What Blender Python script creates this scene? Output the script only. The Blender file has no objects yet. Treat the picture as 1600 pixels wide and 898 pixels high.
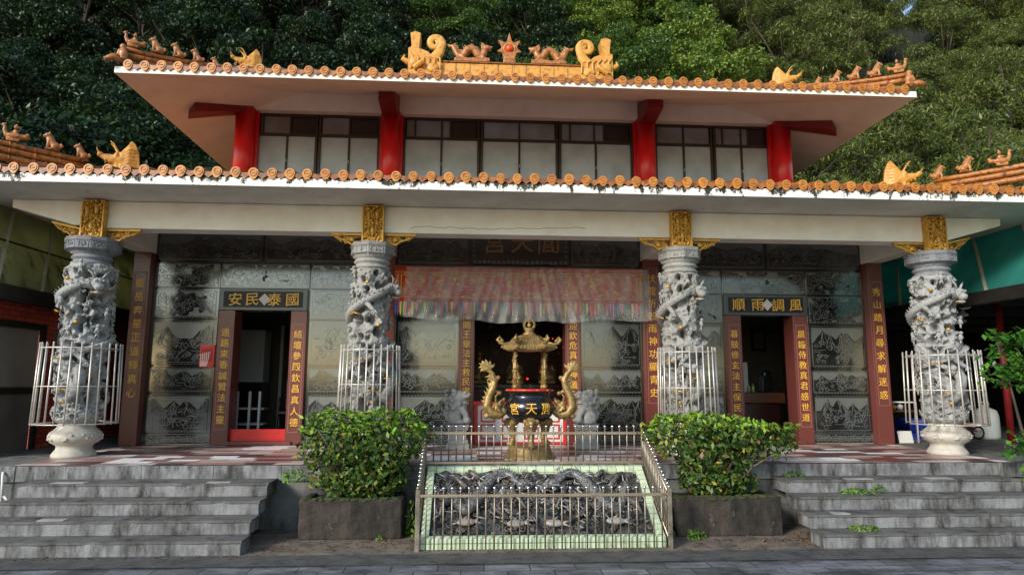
import bpy, bmesh, math, random
import numpy as np
from mathutils import Vector, Matrix, noise
PI = math.pi
SC = bpy.context.scene
COL = SC.collection
# ------------------------------------------------------------------ camera, sky, sun, exposure
cam_d = bpy.data.cameras.new('camera'); cam = bpy.data.objects.new('camera', cam_d); COL.objects.link(cam)
cam_d.sensor_width = 36; cam_d.lens = 36*1025/1600; cam_d.clip_end = 600; cam_d.clip_start = .05
_y, _p, _r = .0607, .1447, .0036
fwd = Vector((math.sin(_y)*math.cos(_p), math.cos(_y)*math.cos(_p), math.sin(_p)))
rt0 = Vector((math.cos(_y), -math.sin(_y), 0)); up0 = rt0.cross(fwd)
rt = rt0*math.cos(_r)+up0*math.sin(_r); up = up0*math.cos(_r)-rt0*math.sin(_r)
M_ = Matrix((rt, up, -fwd)).transposed().to_4x4(); M_.translation = (-.766, -8.936, 1.669)
cam.matrix_world = M_
SC.camera = cam
SUN_EL, SUN_AZ = math.radians(25), math.radians(-44)      # azimuth measured from straight in front of the temple, negative = from the left
W = bpy.data.worlds.new('World'); SC.world = W; W.use_nodes = True
nt = W.node_tree; bg = nt.nodes['Background']
sky = nt.nodes.new('ShaderNodeTexSky'); sky.sky_type = 'NISHITA'; sky.sun_disc = False
sky.sun_elevation = SUN_EL; sky.sun_rotation = math.radians(180)-SUN_AZ
sky.air_density = 1.3; sky.dust_density = .4; sky.ozone_density = 1.0
nt.links.new(sky.outputs[0], bg.inputs[0]); bg.inputs[1].default_value = .125
sun_d = bpy.data.lights.new('sun', 'SUN'); sun_d.energy = 2.2; sun_d.angle = math.radians(14); sun_d.color = (1, .94, .86)
sun = bpy.data.objects.new('sun', sun_d); COL.objects.link(sun)
_sd = Vector((math.sin(SUN_AZ)*math.cos(SUN_EL), -math.cos(SUN_AZ)*math.cos(SUN_EL), math.sin(SUN_EL)))   # towards the sun
sun.rotation_euler = (-_sd).to_track_quat('-Z', 'Y').to_euler()
sun.location = _sd*60
SC.view_settings.view_transform = 'Standard'; SC.view_settings.look = 'None'; SC.view_settings.gamma = 1
SC.view_settings.exposure = .95
SC.cycles.max_bounces = 6; SC.cycles.diffuse_bounces = 3; SC.cycles.glossy_bounces = 3; SC.cycles.transparent_max_bounces = 8
SC.cycles.transmission_bounces = 2
SC.cycles.use_denoising = True
SC.render.use_persistent_data = False
R = random.Random(7)
# ------------------------------------------------------------------ materials
def lin(h):
    h = h.lstrip('#'); o = []
    for i in (0, 2, 4):
        c = int(h[i:i+2], 16)/255
        o.append(c/12.92 if c <= .04045 else ((c+.055)/1.055)**2.4)
    return (o[0], o[1], o[2], 1)
class NT:
    def __init__(s, name):
        s.m = bpy.data.materials.new(name); s.m.use_nodes = True; s.t = s.m.node_tree; s.b = s.t.nodes['Principled BSDF']
        s.co = None
    def n(s, typ, **k):
        x = s.t.nodes.new(typ)
        for a, v in k.items(): setattr(x, a, v)
        return x
    def l(s, a, b): s.t.links.new(a, b)
    def coord(s, scale=(1, 1, 1)):
        if s.co is None: s.co = s.n('ShaderNodeTexCoord')
        mp = s.n('ShaderNodeMapping'); mp.inputs['Scale'].default_value = scale
        s.l(s.co.outputs['Object'], mp.inputs[0]); return mp.outputs[0]
    def noise(s, scale, detail=5, rough=.55, stretch=(1, 1, 1), dist=0):
        x = s.n('ShaderNodeTexNoise'); x.inputs['Scale'].default_value = scale; x.inputs['Detail'].default_value = detail
        x.inputs['Roughness'].default_value = rough; x.inputs['Distortion'].default_value = dist
        s.l(s.coord(stretch), x.inputs['Vector']); return x.outputs['Fac']
    def ramp(s, fac, stops, interp='LINEAR'):
        x = s.n('ShaderNodeValToRGB'); x.color_ramp.interpolation = interp; e = x.color_ramp.elements
        while len(e) < len(stops): e.new(.5)
        for i, (p, c) in enumerate(stops):
            e[i].position = p; e[i].color = c if len(c) == 4 else (*c, 1)
        s.l(fac, x.inputs[0]); return x.outputs[0]
    def val(s, fac, lo, hi, a=0., b=1.):
        x = s.n('ShaderNodeMapRange'); x.inputs[1].default_value = lo; x.inputs[2].default_value = hi
        x.inputs[3].default_value = a; x.inputs[4].default_value = b; s.l(fac, x.inputs[0]); return x.outputs[0]
    def mix(s, fac, a, b, mode='MIX'):
        x = s.n('ShaderNodeMix', data_type='RGBA', blend_type=mode)
        for v, i in ((fac, 0), (a, 6), (b, 7)):
            if hasattr(v, 'is_output'): s.l(v, x.inputs[i])
            else: x.inputs[i].default_value = v
        return x.outputs[2]
    def math(s, op, a, b=0.):
        x = s.n('ShaderNodeMath', operation=op)
        for v, i in ((a, 0), (b, 1)):
            if hasattr(v, 'is_output'): s.l(v, x.inputs[i])
            else: x.inputs[i].default_value = v
        return x.outputs[0]
    def color(s, c):
        if hasattr(c, 'is_output'): s.l(c, s.b.inputs['Base Color'])
        else: s.b.inputs['Base Color'].default_value = c
    def set(s, **k):
        for a, v in k.items():
            i = s.b.inputs[a.replace('_', ' ')]
            if hasattr(v, 'is_output'): s.l(v, i)
            else: i.default_value = v
    def bump(s, h, strength=.3, dist=.01):
        x = s.n('ShaderNodeBump'); x.inputs['Strength'].default_value = strength; x.inputs['Distance'].default_value = dist
        s.l(h, x.inputs['Height']); s.l(x.outputs[0], s.b.inputs['Normal']); return x
def simple(name, c, rough=.5, metal=0., c2=None, scale=6, bump=0., bscale=40, bdist=.01, lo=.35, hi=.7, stain=None, stretch=(1, 1, 1), spec=None):
    """two noise-mixed colours, an optional stain layer (colour, scale, lo, hi, stretch) and a bump"""
    n = NT(name); c = lin(c) if isinstance(c, str) else c
    col = c
    if c2 is not None:
        c2 = lin(c2) if isinstance(c2, str) else c2
        col = n.mix(n.val(n.noise(scale, 6, .6, stretch), lo, hi), c, c2)
    if stain:
        sc_, ss, sl, sh, st = stain
        col = n.mix(n.val(n.noise(ss, 7, .65, st), sl, sh), col, lin(sc_) if isinstance(sc_, str) else sc_)
    n.color(col); n.set(Roughness=rough, Metallic=metal)
    if spec is not None: n.set(Specular_IOR_Level=spec)
    if bump: n.bump(n.noise(bscale, 4, .6), bump, bdist)
    return n.m
MAT = {}
# ------------------------------------------------------------------ mesh helpers
class MB:
    """collects closed shapes and links them as ONE mesh object"""
    def __init__(s): s.v = []; s.f = []; s.mi = []; s.sm = []; s.m = 0; s.smooth = False
    def add(s, vs, fs, smooth=None):
        o = len(s.v); s.v.extend([tuple(p) for p in vs])
        for f in fs:
            s.f.append(tuple(i+o for i in f)); s.mi.append(s.m); s.sm.append(s.smooth if smooth is None else smooth)
        return s
    def box(s, x0, x1, y0, y1, z0, z1, j=0, rng=R):
        q = [(x, y, z) for z in (z0, z1) for y in (y0, y1) for x in (x0, x1)]
        if j: q = [tuple(c+rng.uniform(-j, j) for c in p) for p in q]
        return s.add(q, [(0, 2, 3, 1), (4, 5, 7, 6), (0, 1, 5, 4), (1, 3, 7, 5), (3, 2, 6, 7), (2, 0, 4, 6)], False)
    def obox(s, c, size, rot=None, taper=1.):
        hx, hy, hz = size[0]/2, size[1]/2, size[2]/2; c = Vector(c)
        q = []
        for z in (-hz, hz):
            t = taper if z > 0 else 1
            for y in (-hy, hy):
                for x in (-hx, hx):
                    p = Vector((x*t, y*t, z)); p = rot @ p if rot else p
                    q.append(p+c)
        return s.add(q, [(0, 2, 3, 1), (4, 5, 7, 6), (0, 1, 5, 4), (1, 3, 7, 5), (3, 2, 6, 7), (2, 0, 4, 6)], False)
    def tube(s, pts, r, n=8, cap=True, flat=1., smooth=True):
        pts = [Vector(p) for p in pts]; k = len(pts)
        rr = r if isinstance(r, (list, tuple)) else [r]*k
        t0 = (pts[1]-pts[0]).normalized(); a = Vector((0, 0, 1)) if abs(t0.z) < .9 else Vector((1, 0, 0))
        u = t0.cross(a).normalized(); vs = []
        for i, p in enumerate(pts):
            t = (pts[min(i+1, k-1)]-pts[max(i-1, 0)])
            t = t.normalized() if t.length > 1e-9 else t0
            u = (u-t*u.dot(t)); u = u.normalized() if u.length > 1e-6 else t.orthogonal().normalized()
            w = t.cross(u)
            for j in range(n):
                q = 2*PI*j/n; vs.append(p+(u*math.cos(q)+w*math.sin(q)*flat)*rr[i])
        fs = [(i*n+j, i*n+(j+1) % n, (i+1)*n+(j+1) % n, (i+1)*n+j) for i in range(k-1) for j in range(n)]
        s.add(vs, fs, smooth); o = len(s.v)-len(vs)
        if cap:
            s.f.append(tuple(o+j for j in reversed(range(n)))); s.f.append(tuple(o+(k-1)*n+j for j in range(n)))
            s.mi += [s.m]*2; s.sm += [False]*2
        return s
    def cyl(s, p0, p1, r0, r1=None, n=12, smooth=True): return s.tube([p0, p1], [r0, r0 if r1 is None else r1], n, smooth=smooth)
    def lathe(s, prof, c=(0, 0, 0), n=32, smooth=True, sx=1., sy=1., rot=0.):
        vs = []
        for r, z in prof:
            for j in range(n):
                q = 2*PI*j/n+rot; vs.append((c[0]+r*math.cos(q)*sx, c[1]+r*math.sin(q)*sy, c[2]+z))
        k = len(prof)
        fs = [(i*n+j, i*n+(j+1) % n, (i+1)*n+(j+1) % n, (i+1)*n+j) for i in range(k-1) for j in range(n)]
        fs += [tuple(reversed(range(n))), tuple((k-1)*n+j for j in range(n))]
        return s.add(vs, fs, smooth)
    def ell(s, c, r, rot=None, n=14, m=9):
        c = Vector(c); vs = []; r = (r, r, r) if isinstance(r, (int, float)) else r
        for i in range(m+1):
            a = PI*i/m
            for j in range(n):
                q = 2*PI*j/n; p = Vector((r[0]*math.sin(a)*math.cos(q), r[1]*math.sin(a)*math.sin(q), r[2]*math.cos(a)))
                vs.append((rot @ p if rot else p)+c)
        fs = [(i*n+j, (i+1)*n+j, (i+1)*n+(j+1) % n, i*n+(j+1) % n) for i in range(m) for j in range(n)]
        return s.add(vs, fs, True)
    def prism(s, poly, y0, y1, smooth=False):
        """polygon [(x,z)] pushed from y0 (front) to y1"""
        a = sum(poly[i][0]*poly[(i+1) % len(poly)][1]-poly[(i+1) % len(poly)][0]*poly[i][1] for i in range(len(poly)))
        if a < 0: poly = poly[::-1]
        n = len(poly); vs = [(x, y0, z) for x, z in poly]+[(x, y1, z) for x, z in poly]
        fs = [tuple(range(n)), tuple(reversed(range(n, 2*n)))]+[(i, n+i, n+(i+1) % n, (i+1) % n) for i in range(n)]
        return s.add(vs, fs, smooth)
    def ribbon(s, pts, w, y0, y1):
        """flat line of width w along [(x,z)], from y0 to y1"""
        k = len(pts); L = []; Rr = []
        for i, (x, z) in enumerate(pts):
            a = pts[max(i-1, 0)]; b = pts[min(i+1, k-1)]; dx, dz = b[0]-a[0], b[1]-a[1]; l = math.hypot(dx, dz) or 1
            L.append((x-dz/l*w/2, z+dx/l*w/2)); Rr.append((x+dz/l*w/2, z-dx/l*w/2))
        vs = [(x, y0, z) for x, z in L]+[(x, y0, z) for x, z in Rr]+[(x, y1, z) for x, z in L]+[(x, y1, z) for x, z in Rr]
        fs = []
        for i in range(k-1):
            fs += [(i, k+i, k+i+1, i+1), (i, i+1, 2*k+i+1, 2*k+i), (k+i, 3*k+i, 3*k+i+1, k+i+1)]
        return s.add(vs, fs, False)
    def xf(s, M, start=0):
        for i in range(start, len(s.v)): s.v[i] = tuple(M @ Vector(s.v[i]))
        return s
    def mesh(s, name):
        me = bpy.data.meshes.new(name); me.from_pydata(s.v, [], s.f); me.polygons.foreach_set('use_smooth', s.sm)
        me.polygons.foreach_set('material_index', s.mi); return me
    def build(s, name, mat, parent=None, bevel=0., fix=True):
        off = wloc(parent)
        if off.length > 0: s.v = [(x-off.x, y-off.y, z-off.z) for x, y, z in s.v]
        me = s.mesh(name)
        if fix:
            bm = bmesh.new(); bm.from_mesh(me); bmesh.ops.recalc_face_normals(bm, faces=bm.faces); bm.to_mesh(me); bm.free()
        for m in (mat if isinstance(mat, (list, tuple)) else [mat]): me.materials.append(m)
        me.update()
        return link(name, me, parent, bevel)
def wloc(o):
    v = Vector((0, 0, 0))
    while o is not None: v = v+o.location; o = o.parent
    return v
def link(name, me, parent=None, bevel=0.):
    o = bpy.data.objects.new(name, me); COL.objects.link(o)
    if parent is not None: o.parent = parent
    if bevel:
        b = o.modifiers.new('bevel', 'BEVEL'); b.width = bevel; b.segments = 2; b.limit_method = 'ANGLE'; b.angle_limit = .7
    return o
def sculpt(mb, name, mat, parent=None, voxel=.012, it=3, local=False):
    """melts the overlapping closed shapes of mb into one continuous skin"""
    if not local:
        off = wloc(parent)
        mb.v = [(x-off.x, y-off.y, z-off.z) for x, y, z in mb.v]
    me = mb.mesh(name); o = bpy.data.objects.new('tmp', me); COL.objects.link(o)
    r = o.modifiers.new('r', 'REMESH'); r.mode = 'VOXEL'; r.voxel_size = voxel; r.use_smooth_shade = True
    if it: sm = o.modifiers.new('s', 'SMOOTH'); sm.iterations = it; sm.factor = .5
    dg = bpy.context.evaluated_depsgraph_get(); me2 = bpy.data.meshes.new_from_object(o.evaluated_get(dg)); me2.name = name
    bpy.data.objects.remove(o); bpy.data.meshes.remove(me)
    me2.materials.clear(); me2.materials.append(mat)
    me2.polygons.foreach_set('use_smooth', [True]*len(me2.polygons))
    return link(name, me2, parent)
def tag(o, label=None, cat=None, group=None, kind=None):
    if label: o['label'] = label
    if cat: o['category'] = cat
    if group: o['group'] = group
    if kind: o['kind'] = kind
    return o
def thing(name, label, cat, loc=(0, 0, 0), rz=0., group=None):
    o = bpy.data.objects.new(name, None); COL.objects.link(o); o.empty_display_size = .2
    o.location = loc; o.rotation_euler = (0, 0, rz); return tag(o, label, cat, group)
def struct(name, mb, mat, bevel=0.): return tag(mb.build(name, mat, None, bevel), kind='structure')
def dup(root, loc, rz=None, label=None, group=None, scale=None):
    def cp(o, par):
        c = o.copy(); COL.objects.link(c)
        if par is not None: c.parent = par
        for ch in list(o.children): cp(ch, c)
        return c
    r = cp(root, None); r.location = loc
    if rz is not None: r.rotation_euler = (0, 0, rz)
    if scale is not None: r.scale = (scale,)*3 if isinstance(scale, (int, float)) else scale
    if label: r['label'] = label
    if group: r['group'] = group
    return r
FONT_CACHE = {}
def glyph(ch, bold=.002):
    """outline of one character, 1 unit em, as (verts, faces) centred on its em box"""
    if ch not in FONT_CACHE:
        c = bpy.data.curves.new('t', 'FONT'); c.body = ch; c.extrude = .02; c.offset = bold; c.resolution_u = 3
        o = bpy.data.objects.new('t', c); COL.objects.link(o)
        dg = bpy.context.evaluated_depsgraph_get(); me = bpy.data.meshes.new_from_object(o.evaluated_get(dg))
        v = np.array([p.co for p in me.vertices]); f = [tuple(p.vertices) for p in me.polygons]
        bpy.data.objects.remove(o); bpy.data.curves.remove(c); bpy.data.meshes.remove(me)
        v[:, 0] -= (v[:, 0].min()+v[:, 0].max())/2; v[:, 1] -= (v[:, 1].min()+v[:, 1].max())/2
        FONT_CACHE[ch] = (v, f)
    return FONT_CACHE[ch]
def write(mb, chars, cells, size, y, depth=.006, stretch=1., slant=.1):
    """characters standing on the plane y, facing -y; cells = centres (x, z)"""
    for ch, (x, z) in zip(chars, cells):
        v, f = glyph(ch)
        mb.add([(x+p[0]*size*stretch, y-(p[2]+.02)/.04*depth, z+p[1]*size+p[0]*size*slant) for p in v], f, False)
    return mb
# ------------------------------------------------------------------ the materials
def m_plaster(name, c, stain, amt_lo, amt_hi, c2):
    n = NT(name)
    col = n.mix(n.val(n.noise(2.5, 6, .65), .35, .7), lin(c), lin(c2))
    col = n.mix(n.val(n.noise(9, 8, .75, (1, 1, .45)), amt_lo, amt_hi), col, lin(stain))
    n.color(col); n.set(Roughness=.75); n.bump(n.noise(60, 3), .12, .004); return n.m
MAT['cream'] = m_plaster('cream_paint', '#ece7da', '#4d4a40', .74, .80, '#dcd4c2')
MAT['soffit'] = m_plaster('soffit_paint', '#d9d4c8', '#3c3a34', .635, .675, '#c3bdae')
MAT['soffit_up'] = m_plaster('upper_soffit_paint', '#ebe4dc', '#8a7c70', .64, .76, '#dcd2c8')
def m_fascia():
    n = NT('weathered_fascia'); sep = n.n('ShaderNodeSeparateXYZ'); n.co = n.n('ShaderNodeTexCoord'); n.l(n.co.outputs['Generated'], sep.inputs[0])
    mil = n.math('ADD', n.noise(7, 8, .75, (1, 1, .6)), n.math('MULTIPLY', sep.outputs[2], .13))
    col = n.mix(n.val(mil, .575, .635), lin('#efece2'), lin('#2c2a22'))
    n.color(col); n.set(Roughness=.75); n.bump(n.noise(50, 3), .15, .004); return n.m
MAT['fascia'] = m_fascia()
MAT['fascia_up'] = m_plaster('upper_fascia_paint', '#eeeae0', '#57544a', .70, .78, '#dcd7c9')
def m_tile(name, a, b, dirt, lo, hi, rough=.48):
    n = NT(name)
    g = n.n('ShaderNodeNewGeometry')
    col = n.mix(g.outputs['Random Per Island'], lin(a), lin(b))
    col = n.mix(n.val(n.noise(14, 7, .7), lo, hi), col, lin(dirt))
    n.color(col); n.set(Roughness=rough, Coat_Weight=.08, Coat_Roughness=.3); n.bump(n.noise(70, 4), .25, .004); return n.m
MAT['tile'] = m_tile('glazed_roof_tile', '#b87430', '#96561e', '#2a1d15', .46, .68)
MAT['tile_end'] = m_tile('glazed_tile_end', '#c98637', '#ae6c24', '#4a2d16', .50, .72)
MAT['drip'] = m_tile('drip_tile', '#a9682e', '#80491f', '#231812', .46, .68, .45)
MAT['ridge'] = m_tile('ridge_glaze', '#d39a42', '#c58a35', '#5c3a1d', .50, .74)
MAT['beast'] = m_tile('beast_glaze', '#b3753a', '#b3753a', '#472c1a', .42, .70, .4)
MAT['pearl'] = simple('pearl_red', '#d04a22', .35)
MAT['red'] = simple('red_paint', '#d8181f', .32, c2='#c4121a', scale=3, stain=('#e6665c', 5, .70, .86, (3, 3, .3)))
MAT['red_board'] = simple('red_board', '#e02018', .4, c2='#c61c16', scale=9)
MAT['frame'] = simple('window_frame', '#2c2521', .4, c2='#3a322c', scale=8)
def m_pane(name, a, b, rough):
    n = NT(name); w = n.n('ShaderNodeTexWave', wave_type='BANDS', bands_direction='Z'); w.inputs['Scale'].default_value = 16; w.inputs['Distortion'].default_value = 1.5
    n.l(n.coord(), w.inputs['Vector'])
    col = n.mix(n.val(w.outputs['Fac'], 0, 1), lin(a), lin(b)); col = n.mix(n.val(n.noise(2.2, 5), .4, .75), col, lin('#8fa0ac'))
    n.color(col); n.set(Roughness=rough, Specular_IOR_Level=.4); return n.m
MAT['pane'] = m_pane('frosted_pane', '#a9bbc8', '#b6c8d4', .28)
MAT['pane_top'] = m_pane('transom_pane', '#77706a', '#7f7872', .3)
MAT['pane_dark'] = simple('open_dark_pane', '#3a312b', .25, c2='#2a2420', scale=3)
def m_granite(name, a, b, rough, scale=160, dirt=None):
    n = NT(name); col = n.mix(n.val(n.noise(scale, 3, .8), .38, .62), lin(a), lin(b))
    if dirt: col = n.mix(n.val(n.noise(3, 7, .65), .5, .75), col, lin(dirt))
    n.color(col); n.set(Roughness=rough); return n
g = m_granite('red_granite', '#7a433c', '#562a25', .24, 130, '#653831'); g.set(Specular_IOR_Level=.45, IOR=1.5); MAT['maroon'] = g.m
g = m_granite('black_granite', '#0f1111', '#1c1f1e', .12, 220); g.set(Specular_IOR_Level=.8, IOR=1.8); MAT['black'] = g.m
g = m_granite('polished_grey_granite', '#3a3d3c', '#55595a', .20, 190); MAT['lintel'] = g.m
g = m_granite('etched_matt_stone', '#6a6d67', '#4f524e', .24, 180); g.set(Specular_IOR_Level=.8, IOR=1.75); MAT['etch'] = g.m
g = m_granite('etched_line_stone', '#747773', '#5a5d5a', .30, 180); g.set(Specular_IOR_Level=.7, IOR=1.7); MAT['line'] = g.m
def m_carved(name, a, b, dirt, bs):
    n = NT(name); col = n.mix(n.val(n.noise(60, 5, .7), .35, .7), lin(a), lin(b)); col = n.mix(n.val(n.noise(7, 7, .7), .52, .72), col, lin(dirt))
    v = n.n('ShaderNodeTexVoronoi'); v.inputs['Scale'].default_value = bs; n.l(n.coord(), v.inputs['Vector'])
    n.color(col); n.set(Roughness=.8); n.bump(v.outputs['Distance'], .6, .012); return n.m
MAT['carved'] = m_carved('white_carved_stone', '#a6a6a2', '#868889', '#5c5f63', 42)
MAT['carved_grey'] = m_carved('grey_carved_stone', '#9a9893', '#82817d', '#66655f', 42)
MAT['capital'] = m_carved('capital_stone', '#84878b', '#6f7276', '#55585c', 60)
MAT['base'] = simple('pillar_base_stone', '#bdb7aa', .8, c2='#a49f95', scale=7, bump=.4, bscale=70, stain=('#8d8575', 5, .55, .75, (1, 1, 1)))
MAT['gold'] = simple('gilt', '#d9a84a', .40, .35, c2='#a8772a', scale=30, bump=.8, bscale=90, bdist=.006)
MAT['gold_text'] = simple('gold_letters', '#f0bc4c', .45, .1, c2='#e0a63a', scale=30)
MAT['dull_gold'] = simple('dull_gold_letters', '#a5784a', .5, .1, c2='#8b6238', scale=20)
MAT['brass'] = simple('aged_brass', '#a58b58', .50, .55, c2='#705630', scale=26, bump=.6, bscale=90, bdist=.004)
MAT['censer'] = simple('black_lacquer', '#0b0c0e', .24, 0, c2='#15181f', scale=8, spec=.6)
MAT['steel'] = simple('stainless_steel', '#c3c0ba', .28, .9, c2='#a09b92', scale=12)
MAT['rail'] = simple('warm_steel_rail', '#bfae93', .34, .75, c2='#a8967b', scale=6, stain=('#6c5a45', 12, .62, .8, (1, 1, 1)))
MAT['bar'] = simple('worn_bar', '#aca292', .4, .7, c2='#6c6253', scale=9)
MAT['knob'] = simple('bright_knob', '#e2e2e0', .14, 1.)
MAT['cage'] = simple('cage_steel', '#d0cbc2', .4, .45, c2='#b9b2a8', scale=9)
def m_concrete(name, a, b, streak, lo, hi, moss=None):
    n = NT(name); col = n.mix(n.val(n.noise(4, 8, .7), .35, .68), lin(a), lin(b))
    col = n.mix(n.val(n.noise(5, 8, .72, (1, 1, .28)), lo, hi), col, lin(streak))
    if moss: col = n.mix(n.val(n.noise(6, 8, .7), *moss[1:]), col, lin(moss[0]))
    n.color(col); n.set(Roughness=.88); n.bump(n.noise(45, 6, .7), .5, .012); return n.m
MAT['step'] = m_concrete('weathered_step', '#8e8f90', '#6c6d6d', '#33322e', .42, .62, ('#3f4426', .66, .76))
MAT['tread'] = m_concrete('step_nosing', '#65625f', '#4c4945', '#262420', .50, .66)  # brownish nosing, with the treads' dimmer light put into the colour
MAT['terrace'] = m_concrete('terrace_concrete', '#777773', '#5a5955', '#302f2a', .46, .66, ('#444629', .64, .76))
MAT['planter'] = m_concrete('mossy_planter', '#463d34', '#322c26', '#1d1a15', .42, .60, ('#6e6656', .62, .70))
MAT['moss'] = simple('moss', '#3f4a1a', .95, c2='#2b3312', scale=20, bump=.8, bscale=90)
MAT['soil'] = simple('soil', '#2a2219', .95, c2='#1b1610', scale=20, bump=.6, bscale=60)
def m_paving():
    n = NT('stone_paving'); br = n.n('ShaderNodeTexBrick'); br.offset = .5
    br.inputs['Color1'].default_value = (0, 0, 0, 1); br.inputs['Color2'].default_value = (1, 1, 1, 1); br.inputs['Mortar'].default_value = (.5, .5, .5, 1)
    for a, v in (('Scale', 1.), ('Mortar Size', .006), ('Mortar Smooth', .2), ('Brick Width', .42), ('Row Height', .195)): br.inputs[a].default_value = v
    mp = n.n('ShaderNodeMapping'); co = n.coord(); n.l(co, br.inputs['Vector'])
    col = n.ramp(br.outputs['Color'], [(0, lin('#62625f')), (.5, lin('#74737a')), (1, lin('#868587'))])
    col = n.mix(n.val(n.noise(1.6, 8, .7, (1, 2.2, 1)), .42, .60), col, lin('#3d3d3e'))
    col = n.mix(n.val(n.noise(9, 7, .7, (.5, 2.2, 1)), .55, .72), col, lin('#2f2f30'))
    col = n.mix(br.outputs['Fac'], col, lin('#2b2a27'))
    n.color(col); n.set(Roughness=n.val(n.noise(6, 5), .3, .7, .45, .75))
    n.bump(n.math('SUBTRACT', n.noise(40, 5, .7), n.math('MULTIPLY', br.outputs['Fac'], 1.5)), .35, .01); return n.m
MAT['paving'] = m_paving()
MAT['apron'] = m_concrete('dusty_apron', '#7d6f60', '#5f564b', '#35302a', .46, .66)
MAT['asphalt'] = m_concrete('worn_asphalt', '#55534f', '#454340', '#2b2a28', .46, .66)
def m_tiles():
    n = NT('patchwork_floor'); br = n.n('ShaderNodeTexBrick'); br.offset = .37; br.squash = 1.6; br.squash_frequency = 2
    br.inputs['Color1'].default_value = (0, 0, 0, 1); br.inputs['Color2'].default_value = (1, 1, 1, 1); br.inputs['Mortar'].default_value = (.4, .4, .4, 1)
    for a, v in (('Scale', 1.), ('Mortar Size', .004), ('Brick Width', .34), ('Row Height', .19)): br.inputs[a].default_value = v
    n.l(n.coord(), br.inputs['Vector'])
    col = n.ramp(br.outputs['Color'], [(0, lin('#4a4142')), (.16, lin('#a07d75')), (.36, lin('#bba096')), (.50, lin('#6a3a3a')), (.60, lin('#c6b6ae')), (.76, lin('#efecea')), (.9, lin('#8a6a64'))], 'CONSTANT')
    col = n.mix(br.outputs['Fac'], col, lin('#55504a')); col = n.mix(n.val(n.noise(3, 7, .7), .56, .8), col, lin('#6d625b'))
    n.color(col); n.set(Roughness=.38); return n.m
MAT['floor'] = m_tiles()
def m_brick():
    n = NT('red_brick'); br = n.n('ShaderNodeTexBrick')
    br.inputs['Color1'].default_value = lin('#c04a36'); br.inputs['Color2'].default_value = lin('#9a3424'); br.inputs['Mortar'].default_value = lin('#3b2a26')
    for a, v in (('Scale', 1.), ('Mortar Size', .006), ('Brick Width', .21), ('Row Height', .068)): br.inputs[a].default_value = v
    mp = n.n('ShaderNodeMapping'); mp.inputs['Rotation'].default_value = (PI/2, 0, PI/2); n.co = n.n('ShaderNodeTexCoord')
    sep = n.n('ShaderNodeSeparateXYZ'); cmb = n.n('ShaderNodeCombineXYZ'); n.l(n.co.outputs['Object'], sep.inputs[0])
    n.l(n.math('ADD', sep.outputs[0], sep.outputs[1]), cmb.inputs[0]); n.l(sep.outputs[2], cmb.inputs[1]); n.l(cmb.outputs[0], br.inputs['Vector'])
    n.color(br.outputs['Color']); n.set(Roughness=.7); n.bump(br.outputs['Fac'], -.4, .008); return n.m
MAT['brick'] = m_brick()
MAT['olive_sheet'] = simple('old_olive_sheet', '#9a9c78', .5, c2='#7c7f60', scale=2, stain=('#26261b', 3, .55, .75, (1, 1, .4)))
MAT['teal_sheet'] = simple('teal_sheet', '#4db0a4', .45, c2='#3b9489', scale=2, stain=('#1d4a44', 2.5, .60, .82, (3, 3, .3)))
for k_ in ('olive_sheet', 'teal_sheet'):                 # daylight glows through the old sheeting
    t_ = MAT[k_].node_tree; pb = t_.nodes['Principled BSDF']; tr_ = t_.nodes.new('ShaderNodeBsdfTranslucent'); mx_ = t_.nodes.new('ShaderNodeMixShader'); mx_.inputs[0].default_value = .6
    t_.links.new(pb.inputs['Base Color'].links[0].from_socket, tr_.inputs[0]); t_.links.new(pb.outputs[0], mx_.inputs[1]); t_.links.new(tr_.outputs[0], mx_.inputs[2]); t_.links.new(mx_.outputs[0], t_.nodes['Material Output'].inputs[0])
MAT['rib'] = simple('sheet_rib', '#b9b39b', .5, .2, c2='#9d9780', scale=8)
MAT['dark_steel'] = simple('dark_steel', '#2b2724', .55, .2, c2='#1d1a18', scale=6)
MAT['dark_wall'] = simple('dim_wall', '#6d665d', .9, c2='#59534c', scale=2)
MAT['room_wall'] = simple('room_wall', '#8d857a', .9, c2='#7a7369', scale=2)
MAT['altar_wall'] = simple('altar_wall', '#5e1a16', .5, c2='#332018', scale=5, stain=('#9c7a34', 7, .58, .66, (1, 1, 1)))
MAT['white'] = simple('white_enamel', '#dcdad4', .45, c2='#c9c6bd', scale=4)
MAT['grey_white'] = simple('white_plastic', '#c9ccca', .5)
MAT['dark_wood'] = simple('dark_rosewood', '#3a1512', .35, c2='#25100d', scale=5, stretch=(1, 1, 6))
MAT['brown_wood'] = simple('brown_wood', '#5a3524', .4, c2='#472a1c', scale=5, stretch=(1, 6, 6))
MAT['black_plastic'] = simple('black_plastic', '#121214', .35)
MAT['blue'] = simple('blue_plastic', '#1d3fae', .4, c2='#1a3796', scale=8)
MAT['lion'] = simple('lion_granite', '#b4b2ac', .8, c2='#93918b', scale=70, bump=.3, bscale=90, bdist=.005, stain=('#75736c', 7, .55, .75, (1, 1, 1)))
MAT['fret'] = simple('fret_red', '#c62f2c', .4)
MAT['green_tile'] = None
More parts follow.
